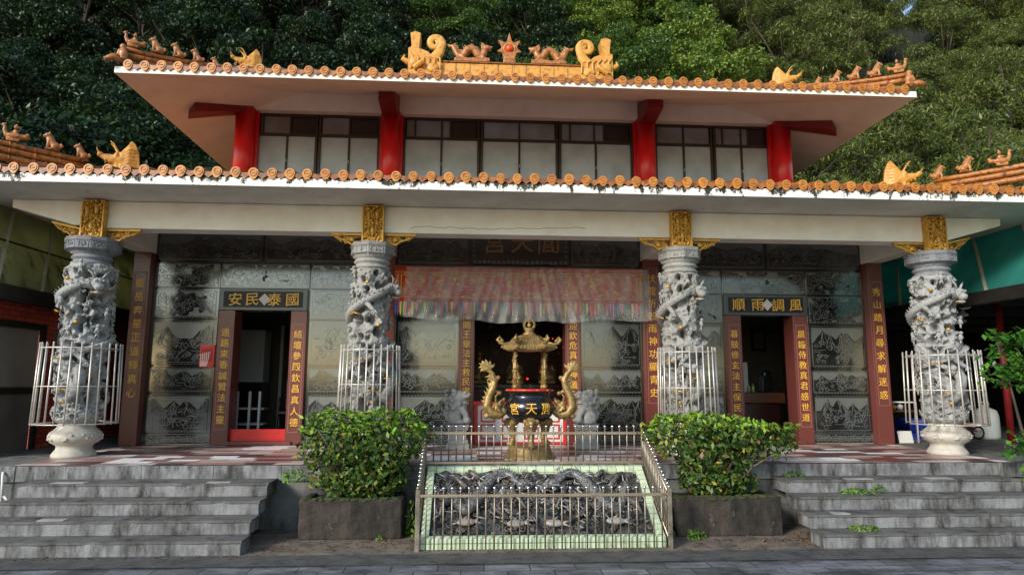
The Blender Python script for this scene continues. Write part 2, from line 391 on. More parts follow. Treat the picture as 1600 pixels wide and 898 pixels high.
def m_gtile():
    n = NT('pale_green_tile'); br = n.n('ShaderNodeTexBrick'); br.offset = 0
    br.inputs['Color1'].default_value = lin('#cddbbb'); br.inputs['Color2'].default_value = lin('#bac9a4'); br.inputs['Mortar'].default_value = lin('#7d866c')
    for a, v in (('Scale', 1.), ('Mortar Size', .005), ('Brick Width', .105), ('Row Height', .105)): br.inputs[a].default_value = v
    n.co = n.n('ShaderNodeTexCoord'); sep = n.n('ShaderNodeSeparateXYZ'); cmb = n.n('ShaderNodeCombineXYZ'); n.l(n.co.outputs['Object'], sep.inputs[0])
    n.l(sep.outputs[0], cmb.inputs[0]); n.l(n.math('ADD', sep.outputs[2], sep.outputs[1]), cmb.inputs[1]); n.l(cmb.outputs[0], br.inputs['Vector'])
    col = n.mix(n.val(n.noise(8, 7, .7), .56, .70), br.outputs['Color'], lin('#7d8066'))
    n.color(col); n.set(Roughness=.3); return n.m
MAT['green_tile'] = m_gtile()
def m_relief(name, cols, scale, lo=.3, hi=.7):
    n = NT(name); k = len(cols)
    col = n.ramp(n.noise(scale, 6, .7, (1, 1, 1), .6), [(lo+(hi-lo)*i/(k-1), lin(c)) for i, c in enumerate(cols)])
    n.color(col); n.set(Roughness=.35); n.bump(n.noise(40, 4), .5, .01); return n.m
MAT['sea'] = m_relief('sea_relief', ['#100f0e', '#1c2126', '#241f1b', '#57564f', '#171615', '#0c0c0c'], 14)
MAT['scale_mosaic'] = m_relief('dragon_mosaic', ['#1f2a38', '#4a5660', '#161d24', '#8f8a84', '#43322e', '#1a2230'], 34)
MAT['foam'] = m_relief('foam_relief', ['#8f8a82', '#2f3338', '#75695e', '#1e1c1a'], 30)
MAT['fish'] = m_relief('fish_relief', ['#c2b59c', '#7f8890', '#b39a83', '#5d6470'], 12)
def m_leaf(name, a, b, c, rough=.42, trans=.25):
    n = NT(name); g = n.n('ShaderNodeNewGeometry')
    col = n.ramp(g.outputs['Random Per Island'], [(0, lin(a)), (.55, lin(b)), (1, lin(c))] if name != 'hedge_leaf' else [(0, lin('#6b4a22')), (.035, lin('#6b4a22')), (.04, lin(a)), (.55, lin(b)), (.9, lin(c)), (1, lin('#a8a23c'))])
    n.color(col); n.set(Roughness=rough, Specular_IOR_Level=.35)
    tr = n.n('ShaderNodeBsdfTranslucent'); n.l(col, tr.inputs[0]); mx = n.n('ShaderNodeMixShader'); mx.inputs[0].default_value = trans
    out = n.t.nodes['Material Output']; n.l(n.b.outputs[0], mx.inputs[1]); n.l(tr.outputs[0], mx.inputs[2]); n.l(mx.outputs[0], out.inputs[0]); return n.m
MAT['leaf_shaded'] = m_leaf('shade_toned_leaf', '#14210f', '#203419', '#345026')  # shade of the left slope put into the leaf colour
MAT['leaf_mid'] = m_leaf('broad_leaf', '#2f4a1e', '#47652a', '#688036')
MAT['leaf_bright'] = m_leaf('vine_leaf', '#486326', '#66802e', '#8c983c')  # yellowish vine green, with the slope's warm sunlight put into the colour
MAT['leaf_bamboo'] = m_leaf('bamboo_leaf', '#344420', '#526029', '#7c803a')
MAT['leaf_shrub'] = m_leaf('hedge_leaf', '#24401a', '#3b5f20', '#75863a', .42, .3)
MAT['leaf_new'] = m_leaf('young_shoot_leaf', '#6f9a2c', '#85ad38', '#a5c24c', .32, .35)
MAT['leaf_side'] = m_leaf('sapling_leaf', '#2c5a1c', '#3f7526', '#6a9636', .32, .3)
MAT['weed'] = m_leaf('weed_leaf', '#4a7020', '#5f8a2a', '#86a53c', .5, .3)
MAT['bark'] = simple('bark', '#4a4034', .9, c2='#2f2820', scale=9, bump=.6, bscale=40, stretch=(1, 1, .3))
MAT['twig'] = simple('twig', '#6f6048', .85, c2='#4f4433', scale=9)
MAT['hill'] = simple('undergrowth_soil', '#20261a', .95, c2='#14180f', scale=.6, bump=.5, bscale=3, bdist=.2)
def m_cloth():
    n = NT('embroidered_cloth')
    col = n.mix(n.val(n.noise(4.5, 4, .6), .50, .56), lin('#b8261f'), lin('#c9745c'))
    col = n.mix(n.val(n.noise(9, 4, .6, (1, 1, 1.3), 1.), .58, .61), col, lin('#d9b443'))
    col = n.mix(n.val(n.noise(8.1, 4, .6, (1.2, 1, 1), 1.3), .62, .64), col, lin('#3d6f62'))
    col = n.mix(n.val(n.noise(6.6, 4, .6, (1, 1, 1.6), 1.7), .64, .66), col, lin('#4a5a8c'))
    n.color(col); n.set(Roughness=.7); n.bump(n.noise(160, 3), .3, .003); return n.m
MAT['cloth'] = m_cloth()
MAT['cloth_red'] = simple('cloth_red', '#b8201d', .7, c2='#a01a18', scale=6)
MAT['cloth_gold'] = simple('gold_braid', '#d9a93c', .5, .2, c2='#9d6a25', scale=40)
for k_, c_ in (('teal', '#2f7d74'), ('yellow', '#d8c23a'), ('orange', '#d9672c'), ('navy', '#33457e'), ('pink', '#cf7d9c'), ('red', '#b52524'), ('green', '#4d7b45')):
    MAT['fr_'+k_] = simple('fringe_'+k_, c_, .7)
def m_plastic():
    n = NT('clear_plastic_sheet'); n.color(lin('#d8d5cf')); n.set(Roughness=.07, Specular_IOR_Level=1.)
    tr = n.n('ShaderNodeBsdfTransparent'); mx = n.n('ShaderNodeMixShader'); out = n.t.nodes['Material Output']
    lw = n.n('ShaderNodeLayerWeight'); lw.inputs[0].default_value = .35
    n.l(n.math('ADD', n.val(n.noise(3.5, 6, .7, (1.6, 1, .7), .8), .4, .8, .08, .36), n.math('MULTIPLY', lw.outputs['Facing'], .38)), mx.inputs[0]); n.l(tr.outputs[0], mx.inputs[1]); n.l(n.b.outputs[0], mx.inputs[2]); n.l(mx.outputs[0], out.inputs[0])
    n.bump(n.noise(14, 5, .7, (2, 1, .5), 1.), .6, .02); return n.m
MAT['plastic'] = m_plastic()
def m_emit(name, c, s):
    n = NT(name); n.color(lin(c)); n.b.inputs['Emission Color'].default_value = lin(c); n.b.inputs['Emission Strength'].default_value = s; return n.m
MAT['red_lamp'] = m_emit('red_altar_lamp', '#ff2010', 3.)
MAT['notice'] = simple('red_paper', '#c8342f', .6, c2='#b92b28', scale=5)
MAT['pale_print'] = simple('pale_print', '#dba79d', .7)
MAT['paper_white'] = simple('faded_paper', '#d8cdc4', .7)
MAT['bike_red'] = simple('bicycle_red', '#b3262a', .35)
MAT['rubber'] = simple('rubber', '#141414', .7)
MAT['dirt_base'] = simple('ochre_skirting', '#9a8468', .85, c2='#7d6a54', scale=9)
# ------------------------------------------------------------------ the setting
T = .72
b = MB(); b.add([(-90, -90, 0), (90, -90, 0), (90, 12, 0), (-90, 12, 0)], [(0, 1, 2, 3)]); struct('pavement', b, MAT['paving'])
b = MB(); b.add([(-3.1, -2.34, .004), (3.2, -2.34, .004), (3.2, -.9, .004), (-3.1, -.9, .004)], [(0, 1, 2, 3)]); struct('ground', b, MAT['apron'])
b = MB(); b.add([(-9, -2.52, .008), (9, -2.52, .008), (9, -2.13, .008), (-9, -2.13, .008)], [(0, 1, 2, 3)]); struct('road', b, MAT['asphalt'])
TER = thing('terrace', 'raised concrete terrace that the temple and its pillars stand on', 'terrace', (0, 2, 0))
b = MB(); b.box(-12, 12, -.95, 14, 0, T); b.build('terrace_slab', MAT['terrace'], TER)
b = MB()                                                   # worn lip along the terrace edge
x = -12.
while x < 12:
    w = R.uniform(.5, 1.1); b.box(x, min(x+w, 12), -.985, -.945, T-.175, T-.002, .004); x += w
b.build('terrace_lip', MAT['step'], TER, .006)
b = MB(); b.add([(-5.95, -.975, T+.004), (5.98, -.975, T+.004), (5.98, 1.42, T+.004), (-5.95, 1.42, T+.004)], [(0, 1, 2, 3)]); struct('tiled_pavement', b, MAT['floor'])
# hillside
def hill_z(x, y):
    s = max(0., y-10.5); z = T+s*1.02+.004*s*s
    z += 1.3*noise.noise(Vector((x*.11, y*.11, 3)))*min(1, s/4)
    return z*(1-.30*math.exp(-(((x+.77)/(y+8.9)-.735)/.04)**2)*min(1, max(0, s-6)/12))
b = MB(); nx, ny = 60, 34; vs = []
for j in range(ny+1):
    for i in range(nx+1):
        x = -75+150*i/nx; y = 10.5+40*j/ny; vs.append((x, y, hill_z(x, y)-.05))
b.add(vs, [(j*(nx+1)+i, j*(nx+1)+i+1, (j+1)*(nx+1)+i+1, (j+1)*(nx+1)+i) for j in range(ny) for i in range(nx)], True)
struct('hill', b, MAT['hill'])
# ------------------------------------------------------------------ leaves and trees
def leaf_mesh(name, pts, nrm, size, mat, rng, aspect=.42, droop=0., jitter=.9):
    """one mesh of many leaf blades: each a folded four-sided blade at pts, facing roughly along nrm"""
    n = len(pts); P = np.asarray(pts); N = np.asarray(nrm)
    N = N+jitter*rng.normal(size=(n, 3)); N /= np.linalg.norm(N, axis=1)[:, None]+1e-9
    D = rng.normal(size=(n, 3)); D[:, 2] -= droop; D -= N*(D*N).sum(1)[:, None]; D /= np.linalg.norm(D, axis=1)[:, None]+1e-9
    S = np.cross(N, D); L = size*rng.uniform(.65, 1.3, n)[:, None]
    base = P-D*L*.5; tip = P+D*L*.5-N*L*.12; l = P+S*L*aspect*.5+N*L*.07-D*L*.05; r = P-S*L*aspect*.5+N*L*.07-D*L*.05
    V = np.stack([base, r, tip, l], 1).reshape(-1, 3)
    me = bpy.data.meshes.new(name); me.vertices.add(4*n); me.vertices.foreach_set('co', V.astype(np.float32).ravel())
    me.loops.add(4*n); me.loops.foreach_set('vertex_index', np.arange(4*n, dtype=np.int32))
    me.polygons.add(n); me.polygons.foreach_set('loop_start', np.arange(0, 4*n, 4, dtype=np.int32)); me.polygons.foreach_set('loop_total', np.full(n, 4, dtype=np.int32))
    me.materials.append(mat); me.update(); me.validate(); return me
def crown_points(rng, n, clumps, rad, zmid, zr, csize, flat=.75):
    """leaf positions on the outer shells of many clumps spread through an uneven crown"""
    pts, nr = [], []; cs = []
    while len(cs) < clumps:
        d = rng.normal(size=3); d /= np.linalg.norm(d); q = rng.uniform(.35, 1.0)**.5
        d[2] = d[2] if d[2] > -.55 else -.55
        c = np.array([d[0]*rad*q, d[1]*rad*q, zmid+d[2]*zr*q]); cs.append((c, csize*rng.uniform(.55, 1.25)))
    w = np.array([s*s for _, s in cs]); w /= w.sum(); k = rng.multinomial(n, w)
    for (c, s), m in zip(cs, k):
        d = rng.normal(size=(m, 3)); d /= np.linalg.norm(d, axis=1)[:, None]; d[:, 2] = np.where(d[:, 2] < -.35, -d[:, 2], d[:, 2])
        rr = s*rng.uniform(.6, 1.08, m)[:, None]; p = c+d*rr*np.array([1, 1, flat]); pts.append(p); nr.append(d*.7+np.array([0, -.15, .55]))
    return np.concatenate(pts), np.concatenate(nr), cs
def make_tree(name, label, mat, seed, n, clumps, rad, zmid, zr, csize, leaf, aspect=.42, droop=0., trunk_r=.16):
    rng = np.random.default_rng(seed); t = thing(name, label, 'tree')
    p, nr, cs = crown_points(rng, n, clumps, rad, zmid, zr, csize)
    link('crown', leaf_mesh('crown', p, nr, leaf, mat, rng, aspect, droop), t)
    b = MB(); r2 = random.Random(seed); top = Vector((r2.uniform(-.3, .3), r2.uniform(-.3, .3), zmid))
    b.tube([(0, 0, -.6), (0, 0, zmid*.25), tuple(top*.6), tuple(top)], [trunk_r*1.5, trunk_r, trunk_r*.75, trunk_r*.5], 8)
    for c, s in cs[::max(1, len(cs)//12)]:
        st = top*r2.uniform(.45, .95); c = Vector(c); b.tube([st, st.lerp(c, .5)+Vector((0, 0, .15)), c], [trunk_r*.4, trunk_r*.25, .02], 5)
    b.build('trunk', MAT['bark'], t); return t
PROTO = []
for k in range(2):
    PROTO.append((make_tree('shade_toned_tree', 'x', MAT['leaf_shaded'], 10+k, 12000, 18, 2.5, 4.2, 2.4, .95, .18),
                  make_tree('broadleaf_tree', 'x', MAT['leaf_mid'], 20+k, 13000, 26, 2.4, 4.0, 2.3, .85, .165),
                  make_tree('vine_covered_tree', 'x', MAT['leaf_bright'], 30+k, 15000, 30, 2.5, 3.8, 2.4, .78, .145, .6),
                  make_tree('bamboo_clump', 'x', MAT['leaf_bamboo'], 40+k, 19000, 40, 2.5, 4.2, 2.9, .75, .18, .22, .9)))
LBL = {0: 'dense tree with leaves coloured dark for the shaded part of the hillside', 1: 'mid green leafy tree on the hillside behind the temple roof',
       2: 'yellowish green vine draped tree on the sunlit hillside behind the roof', 3: 'feathery olive green bamboo clump on the hillside above the teal roof'}
GRP = {0: 'shade-toned trees on the left hillside', 1: 'leafy trees on the hillside', 2: 'vine draped trees on the hillside', 3: 'bamboo clumps on the right hillside'}
rt_ = random.Random(99); first = {}
def put_tree(kind, var, x, y, z, rz, s):
    pr = PROTO[var][kind]
    if (kind, var) not in first:
        first[(kind, var)] = 1; pr.location = (x, y, z); pr.rotation_euler = (0, 0, rz); pr.scale = (s, s, s)
        tag(pr, LBL[kind], None, GRP[kind]); return pr
    return dup(pr, (x, y, z), rz, LBL[kind], GRP[kind], s)
row = 0; y = 11.6
while y < 36:
    d = y+8.9; xl, xr = -1.0*d-2.8, 1.12*d+2; step = 3.5+.03*y
    x = xl+(row % 2)*step*.5
    while x < xr:
        xx = x+rt_.uniform(-.8, .8); yy = y+rt_.uniform(-.7, .7); u = (xx-.03*d)/d + rt_.uniform(-.09, .09)   # bearing seen from the courtyard
        kind = 0 if u < -.10 else 1 if u < .10 else 2 if u < .36 else 3
        if kind == 1 and rt_.random() < .3: kind = 0
        if kind == 2 and rt_.random() < .3: kind = 1
        s = rt_.uniform(.85, 1.25)
        if y > 20 and .69 < (xx+.77)/(yy+8.9) < .78: s *= .8
        if y > 29 and .712 < (xx+.77)/(yy+8.9) < .758: s = 0
        hid = abs(xx+.5) < 4.5+ (yy-11)*.2 and yy < 19            # wholly behind the temple roof
        if s and not hid: put_tree(kind, rt_.randrange(2), xx, yy, hill_z(xx, yy)-.5, rt_.uniform(0, 6.28), s)
        x += step
    y += 3.0; row += 1
for kind, x, y, z, s in ((0, -13.2, 7.2, .7, 1.35), (0, -9.9, 9.6, .7, 1.15), (3, 13.5, 8.6, .7, 1.2), (3, 10.3, 10.2, .7, 1.0)):
    put_tree(kind, 0, x, y, z, .7*x, s)
for x, y, dz, s in ((27.4, 33, -.5, .95), (33.2, 33, -.5, 1.0), (28.9, 30.5, -1.6, .8), (30.2, 31.5, -2.4, .8)): put_tree(3, 1, x, y, hill_z(x, y)+dz, x, s)
# low growth covering the slope between the trees
rng = np.random.default_rng(5); m = 46000; X = rng.uniform(-70, 72, m); Y = rng.uniform(10.8, 48, m)
Z = np.array([hill_z(a, c) for a, c in zip(X, Y)])+rng.uniform(.0, .6, m)
o = link('hillside_undergrowth', leaf_mesh('hillside_undergrowth', np.stack([X, Y, Z], 1), np.tile([0, -.6, .7], (m, 1)), .42, MAT['leaf_shaded'], rng, .5), None)
tag(o, 'dark low undergrowth covering the hillside between the trees', 'undergrowth', kind='stuff')
# trees and a low hedge row across the road, behind the photographer: they are what the polished wall mirrors
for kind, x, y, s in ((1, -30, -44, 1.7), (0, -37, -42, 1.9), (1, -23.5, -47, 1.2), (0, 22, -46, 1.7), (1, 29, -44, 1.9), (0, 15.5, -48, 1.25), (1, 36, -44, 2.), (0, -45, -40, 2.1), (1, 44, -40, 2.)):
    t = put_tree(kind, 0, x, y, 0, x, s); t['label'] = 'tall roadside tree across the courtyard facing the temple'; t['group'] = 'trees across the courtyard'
b = MB()
for i in range(26):
    x = -40+i*3.2; b.ell((x, -50+R.uniform(-1, 1), .6), (2.2, 1.2, R.uniform(1.1, 2.0)), None, 10, 6)
tag(b.build('clipped_hedge', MAT['leaf_mid']), 'long low hedge across the courtyard facing the temple', 'hedge')
# ------------------------------------------------------------------ the temple: walls, doors, beams, roofs (one thing, all of these are its parts)
TEM = thing('temple', 'wide two storey temple with orange tiled roofs, red columns and black granite walls', 'temple', (0, 1.5, T))
YW = 1.55                                                   # face of the granite wall
XO, XI = 5.88, 2.12                                         # outer and inner wall posts
YU = 1.82                                                   # upper storey wall
# --- wall core: solid pieces round the three door openings
b = MB()
for s in (-1, 1):
    for x0, x1 in ((5.98, 4.70), (3.37, .975)): b.box(min(s*x0, s*x1), max(s*x0, s*x1), YW+.03, YW+.27, T, 4.04)
    b.box(min(s*4.70, s*3.37), max(s*4.70, s*3.37), YW+.03, YW+.27, 2.79, 4.04)
b.box(-.975, .975, YW+.03, YW+.27, 2.9, 4.04)
b.build('wall', MAT['black'], TEM)
# --- rooms behind the doors
for x0, x1 in ((-5.98, -2.3), (2.3, 5.98)):
    b = MB(); b.box(x0, x1, 4.9, 5.0, T, 4.04); b.box(x0, x0+.08, YW+.28, 4.9, T, 4.04); b.box(x1-.08, x1, YW+.28, 4.9, T, 4.04)
    b.box(x0, x1, YW+.28, 5.0, 4.05, 4.15)
    b.build('room_wall', MAT['dark_wall'], TEM)
b = MB(); b.box(-2.2, 2.2, 5.4, 5.5, T, 4.04); b.box(-2.29, -2.21, YW+.28, 5.4, T, 4.04); b.box(2.21, 2.29, YW+.28, 5.4, T, 4.04); b.box(-2.2, 2.2, YW+.28, 5.4, 4.05, 4.15)
b.build('altar_hall_wall', MAT['altar_wall'], TEM)
# --- inscription strips
def couplet(x, w, z0, z1, y, text, par, zt=None, zb=None, size=.15, mat='gold_text'):
    b = MB(); n = len(text); zt = zt if zt else z1; zb = zb if zb else z0
    write(b, text, [(x, zt-(i+.5)*(zt-zb)/n) for i in range(n)], size, y-.001, .007, 1., .0)
    b.build('couplet_inscription', MAT[mat], par)
    f = MB(); hw = w*.36
    f.box(x-hw, x-hw+.012, y-.004, y+.001, zb-.06, zt+.06); f.box(x+hw-.012, x+hw, y-.004, y+.001, zb-.06, zt+.06)
    f.box(x-hw, x+hw, y-.0045, y+.001, zt+.06, zt+.072); f.box(x-hw, x+hw, y-.0045, y+.001, zb-.072, zb-.06)
    f.build('carved_border', MAT['maroon_edge'], par)
MAT['field'] = simple('lintel_field', '#191b1b', .4, c2='#262929', scale=60, spec=.3)
MAT['maroon_edge'] = simple('worn_maroon_edge', '#8a5a52', .5)
for x, txt, zt, zb in ((-XO, '靈岳奔星正道釋真心', 3.28, 1.40), (XO, '秀山踏月尋求解迷惑', 3.28, 1.40), (XI, '伏龍祈穀雨神功顯青史', 3.45, 1.43), (-XI, '', 3, 1)):
    b = MB(); b.box(x-.13, x+.13, 1.40, YW+.05, T+.004, 3.66); p = b.build('wall_post', MAT['maroon'], TEM, .008)
    if txt: couplet(x, .26, zb, zt, 1.40, txt, p, size=.148)
JAMBS = [(-4.58, '遠路來香誠贊法主靈', 2.52, 1.02), (-3.475, '結壇參殿欽昌真人德', 2.50, .98), (3.49, '暮鼓修玄法主保民安', 2.56, 1.04), (4.61, '晨鐘侍教真君感世道', 2.56, 1.06),
         (-.85, '降賜王章法主救民得苦', 2.80, 1.32), (.85, '迎欽危真君神儀永下', 2.66, 1.26)]
for x, txt, zt, zb in JAMBS:
    top = 2.78 if abs(x) > 2 else 2.90
    b = MB(); b.box(x-.125, x+.125, YW-.06, YW+.28, T+.004, top); p = b.build('door_jamb', MAT['maroon'], TEM, .006)
    couplet(x, .25, zb, zt, YW-.06, txt, p, size=.135)
for x0, x1, txt, cx in ((-4.72, -3.36, '安民泰國', -4.04), (3.35, 4.75, '順雨調風', 4.05)):
    b = MB(); b.box(x0, x1, YW-.045, YW+.28, 2.783, 3.125); p = b.build('door_lintel', MAT['lintel'], TEM, .006)
    b = MB(); b.box(x0+.07, x1-.07, YW-.049, YW-.044, 2.83, 3.08); b.build('polished_field', MAT['field'], p)
    b = MB(); off = (-.43, -.17, .17, .45) if x0 < 0 else (-.46, -.14, .20, .50)
    write(b, txt, [(cx+o_, 2.955) for o_ in off], .215, YW-.0495, .012, 1.05, .06); b.build('lintel_inscription', MAT['gold_text'], p)
    b = MB(); b.prism([(cx+.02, 2.86), (cx+.11, 2.955), (cx+.02, 3.05), (cx-.07, 2.955)], YW-.063, YW-.056); b.build('paper_charm', MAT['paper_white'], p)
for x0, x1 in ((-4.455, -3.60), (3.615, 4.485)):
    b = MB(); b.box(x0-.1, x1+.1, YW-.10, YW+.28, T+.004, T+.06); p = b.build('door_sill', MAT['maroon'], TEM, .005)
    if x0 < 0:
        b = MB(); b.box(x0+.004, x1-.004, YW+.04, YW+.09, T+.062, T+.235); b.build('red_threshold_board', MAT['red_board'], p)
# --- etched stone panels
def poly_line(b, pts, w, y): b.ribbon(pts, w, y-.0035, y-.0005)
def curl(cx, cz, r, turns=1.4, a0=0., sgn=1, n=14, r0=.2):
    return [(cx+r*(r0+(1-r0)*i/n)*math.cos(a0+sgn*turns*2*PI*i/n), cz+r*(r0+(1-r0)*i/n)*math.sin(a0+sgn*turns*2*PI*i/n)) for i in range(n+1)]
def panel(x0, x1, z0, z1, kind, seed, bd=.04):
    """one black stone slab: etched border, matt ground and the figures cut into it"""
    q = random.Random(seed); y = YW
    b = MB(); b.box(x0, x1, y, y+.03, z0, z1); p = b.build('relief_panel', MAT['black'], TEM, .004)
    g_, k_, l_ = MB(), MB(), MB(); a0, a1, c0, c1 = x0+bd, x1-bd, z0+bd*.8, z1-bd*.8; w, h = a1-a0, c1-c0
    LW = .0062
    for u0, u1, v0, v1 in ((a0-.012, a1+.012, c0-.012, c0-.006), (a0-.012, a1+.012, c1+.006, c1+.012)): l_.box(u0, u1, y-.003, y-.0005, v0, v1)
    for u0, u1 in ((a0-.012, a0-.006), (a1+.006, a1+.012)): l_.box(u0, u1, y-.0031, y-.0005, c0-.006, c1+.006)
    if bd >= .04:                                          # dotted key pattern along the border
        n_ = int(w/.05)
        for i in range(n_):
            xx = x0+bd+w*(i+.5)/n_
            for zz in (z0+.012, z1-.012): l_.box(xx-.012, xx+.012, y-.003, y-.0005, zz-.003, zz+.003)
    if kind in ('scene', 'house', 'peaks'):
        sky0 = c0+h*(.60 if kind != 'peaks' else .38)
        prof = []; n = 44; mts = [(q.uniform(0, 1), q.uniform(.55, 1.), q.uniform(.10, .22)) for _ in range(7)]
        for i in range(n+1):
            u = i/n; hh = max(m_*max(0, 1-abs(u-c)/wd) for c, m_, wd in mts); prof.append((a0+w*u, sky0+(c1-sky0)*min(.97, hh*.95)+q.uniform(0, .012)))
        g_.box(a0, a1, y-.002, y-.0004, sky0-.02, c1)
        k_.prism([(a0, c0)]+[(a0, sky0-.03)]+prof+[(a1, sky0-.03), (a1, c0)], y-.011, y-.0021)
        poly_line(l_, prof, LW, y-.011)
        for c, m_, wd in mts:                              # ridgelines of the mountains
            ax, az = a0+w*c, sky0+(c1-sky0)*m_*.86
            for t in range(3):
                pts = [(ax, az)]; dx = q.uniform(-.09, .09)
                for k in range(5): pts.append((min(a1, max(a0, pts[-1][0]+dx*.35+q.uniform(-.02, .02))), max(c0+.02, pts[-1][1]-h*q.uniform(.05, .10))))
                poly_line(l_, pts, LW*.8, y-.011)
        for t in range(int(w*h*120)):                       # foliage scribbles, figures, water lines
            cx, cz, r = q.uniform(a0+.05, a1-.05), q.uniform(c0+.03, c0+h*.62), q.uniform(.018, .04)
            if q.random() < .7: poly_line(l_, [(cx+r*(1+.35*math.sin(5*a))*math.cos(a), cz+r*.8*(1+.3*math.cos(4*a))*math.sin(a)) for a in [2*PI*i/12 for i in range(13)]], LW*.8, y-.011)
            else: poly_line(l_, [(cx-r*2, cz), (cx, cz+q.uniform(-.01, .01)), (cx+r*2.2, cz)], LW*.8, y-.011)
        for t in range(3):                                 # tree trunks and branches
            px, pz = q.uniform(a0+.1, a1-.1), c0+q.uniform(.02, .08); pts = [(px, pz)]
            for k in range(6): pts.append((min(a1-.01, max(a0+.01, pts[-1][0]+q.uniform(-.05, .05))), min(c1-.01, pts[-1][1]+h*q.uniform(.05, .11))))
            poly_line(l_, pts, LW*1.3, y-.011)
            for k in range(2, 6): poly_line(l_, [pts[k], (min(a1-.01, max(a0+.01, pts[k][0]+q.uniform(-.1, .1))), pts[k][1]+h*.06)], LW*.8, y-.011)
        if kind == 'house':
            hx, hz, hw, hh = a0+.03, c0+h*.16, w*.24, h*.62
            k_.prism([(hx, hz), (hx+hw, hz), (hx+hw, hz+hh*.55), (hx, hz+hh*.55)], y-.015, y-.0105)
            for q0, q1 in (((hx-.02, hz+hh*.55), (hx+hw+.03, hz+hh*.55)), ((hx-.02, hz+hh*.55), (hx+hw*.5, hz+hh)), ((hx+hw*.5, hz+hh), (hx+hw+.03, hz+hh*.55)), ((hx, hz), (hx, hz+hh*.55)), ((hx+hw, hz), (hx+hw, hz+hh*.55)), ((hx+hw*.3, hz), (hx+hw*.3, hz+hh*.4)), ((hx+hw*.7, hz), (hx+hw*.7, hz+hh*.4)), ((hx+hw*.3, hz+hh*.4), (hx+hw*.7, hz+hh*.4)), ((hx-.02, hz), (hx+hw+.1, hz))):
                poly_line(l_, [q0, q1], LW, y-.0151)
    elif kind in ('flower', 'cloud', 'foot'):
        if kind != 'foot': g_.box(a0, a1, y-.002, y-.0004, c0, c1)
        n = int(w/(h*.42))+1
        for i in range(n):
            for rep in range(3 if kind != 'foot' else 2):
                cx, cz, r = a0+w*(i+q.uniform(.1, .9))/n, c0+h*q.uniform(.12, .9), h*q.uniform(.16, .30)
                if kind == 'foot':
                    poly_line(l_, curl(a0+w*(i+.5)/n, c0+h*(.35+.3*rep), h*.26, 1.3, q.uniform(0, 6), 1 if i % 2 else -1), LW*1.2, y)
                    continue
                ph = q.uniform(0, 6); lob = q.choice((3, 4, 5))
                pts = [(min(a1, max(a0, cx+r*(1+.42*math.sin(lob*a+ph))*math.cos(a)*1.25)), min(c1, max(c0, cz+r*(1+.42*math.sin(lob*a+ph))*math.sin(a)))) for a in [2*PI*k/22 for k in range(22)]]
                k_.prism(pts, y-.004-.0004*(rep+3*i % 5), y-.0021); 
                poly_line(l_, [(cx+(px-cx)*.6, cz+(pz-cz)*.6) for px, pz in pts+pts[:1]], LW*.7, y-.0064)
    if g_.v: g_.build('matt_ground', MAT['etch'], p)
    if k_.v: k_.build('raised_figures', MAT['black'], p)
    l_.build('etched_lines', MAT['line'], p)
ROWS = [(.735, .885, 'foot', .015), (.90, 1.49, 'house', .055), (1.51, 1.90, 'scene', .045), (1.93, 2.63, 'scene', .06), (2.65, 3.12, 'flower', .05), (3.135, 3.53, 'cloud', .03)]
sd = 0
for x0, x1 in ((-5.745, -4.735), (4.765, 5.745), (-3.33, -2.26), (2.26, 3.33)):
    for z0, z1, kd, bd in ROWS:
        sd += 1; panel(x0, x1, z0, z1, 'scene' if kd == 'house' and x0 > -5 else kd, sd, bd)
for x0, x1 in ((-1.985, -.985), (.985, 1.985)):
    for z0, z1, kd, bd in ((.735, .93, 'foot', .015), (.945, 1.49, 'scene', .055), (1.51, 1.90, 'peaks', .045), (1.93, 2.66, 'scene', .06)):
        sd += 1; panel(x0, x1, z0, z1, kd, sd, bd)
for x0, x1 in ((-4.73, -3.35), (3.35, 4.76)): sd += 1; panel(x0, x1, 3.135, 3.53, 'cloud', sd, .03)
for x0, x1 in ((-5.74, -4.1), (-4.09, -2.26), (-1.98, -.82), (.82, 1.98), (2.26, 4.1), (4.11, 5.74)): sd += 1; panel(x0, x1, 3.56, 4.03, 'scene', sd, .05)
b = MB(); b.box(-5.74, -4.72, YW-.004, YW+.03, T+.004, .733); b.box(-3.34, -2.26, YW-.004, YW+.03, T+.004, .733); b.box(2.26, 3.34, YW-.004, YW+.03, T+.004, .733); b.box(4.76, 5.74, YW-.004, YW+.03, T+.004, .733)
b.build('skirting', MAT['dirt_base'], TEM)
# --- name board
b = MB(); b.box(-.79, .79, YW-.06, YW-.01, 3.565, 4.045); nb = b.build('name_board', MAT['black'], TEM, .008)
b = MB(); write(b, '宮天閭', [(-.42, 3.93), (.03, 3.93), (.46, 3.93)], .40, YW-.061, .015, 1., .05); b.build('name_inscription', MAT['dull_gold'], nb)
b = MB()
for i in range(20): b.ribbon(curl(-.73+i*.077, 3.60, .028, 1.2, i, 1 if i % 2 else -1), .007, YW-.064, YW-.0605)
for z_ in (3.7, 3.78, 3.86, 3.94):
    for x_ in (-.745, .745): b.ribbon(curl(x_, z_, .028, 1.2, z_*9), .007, YW-.064, YW-.0605)
b.build('board_border', MAT['line'], nb)
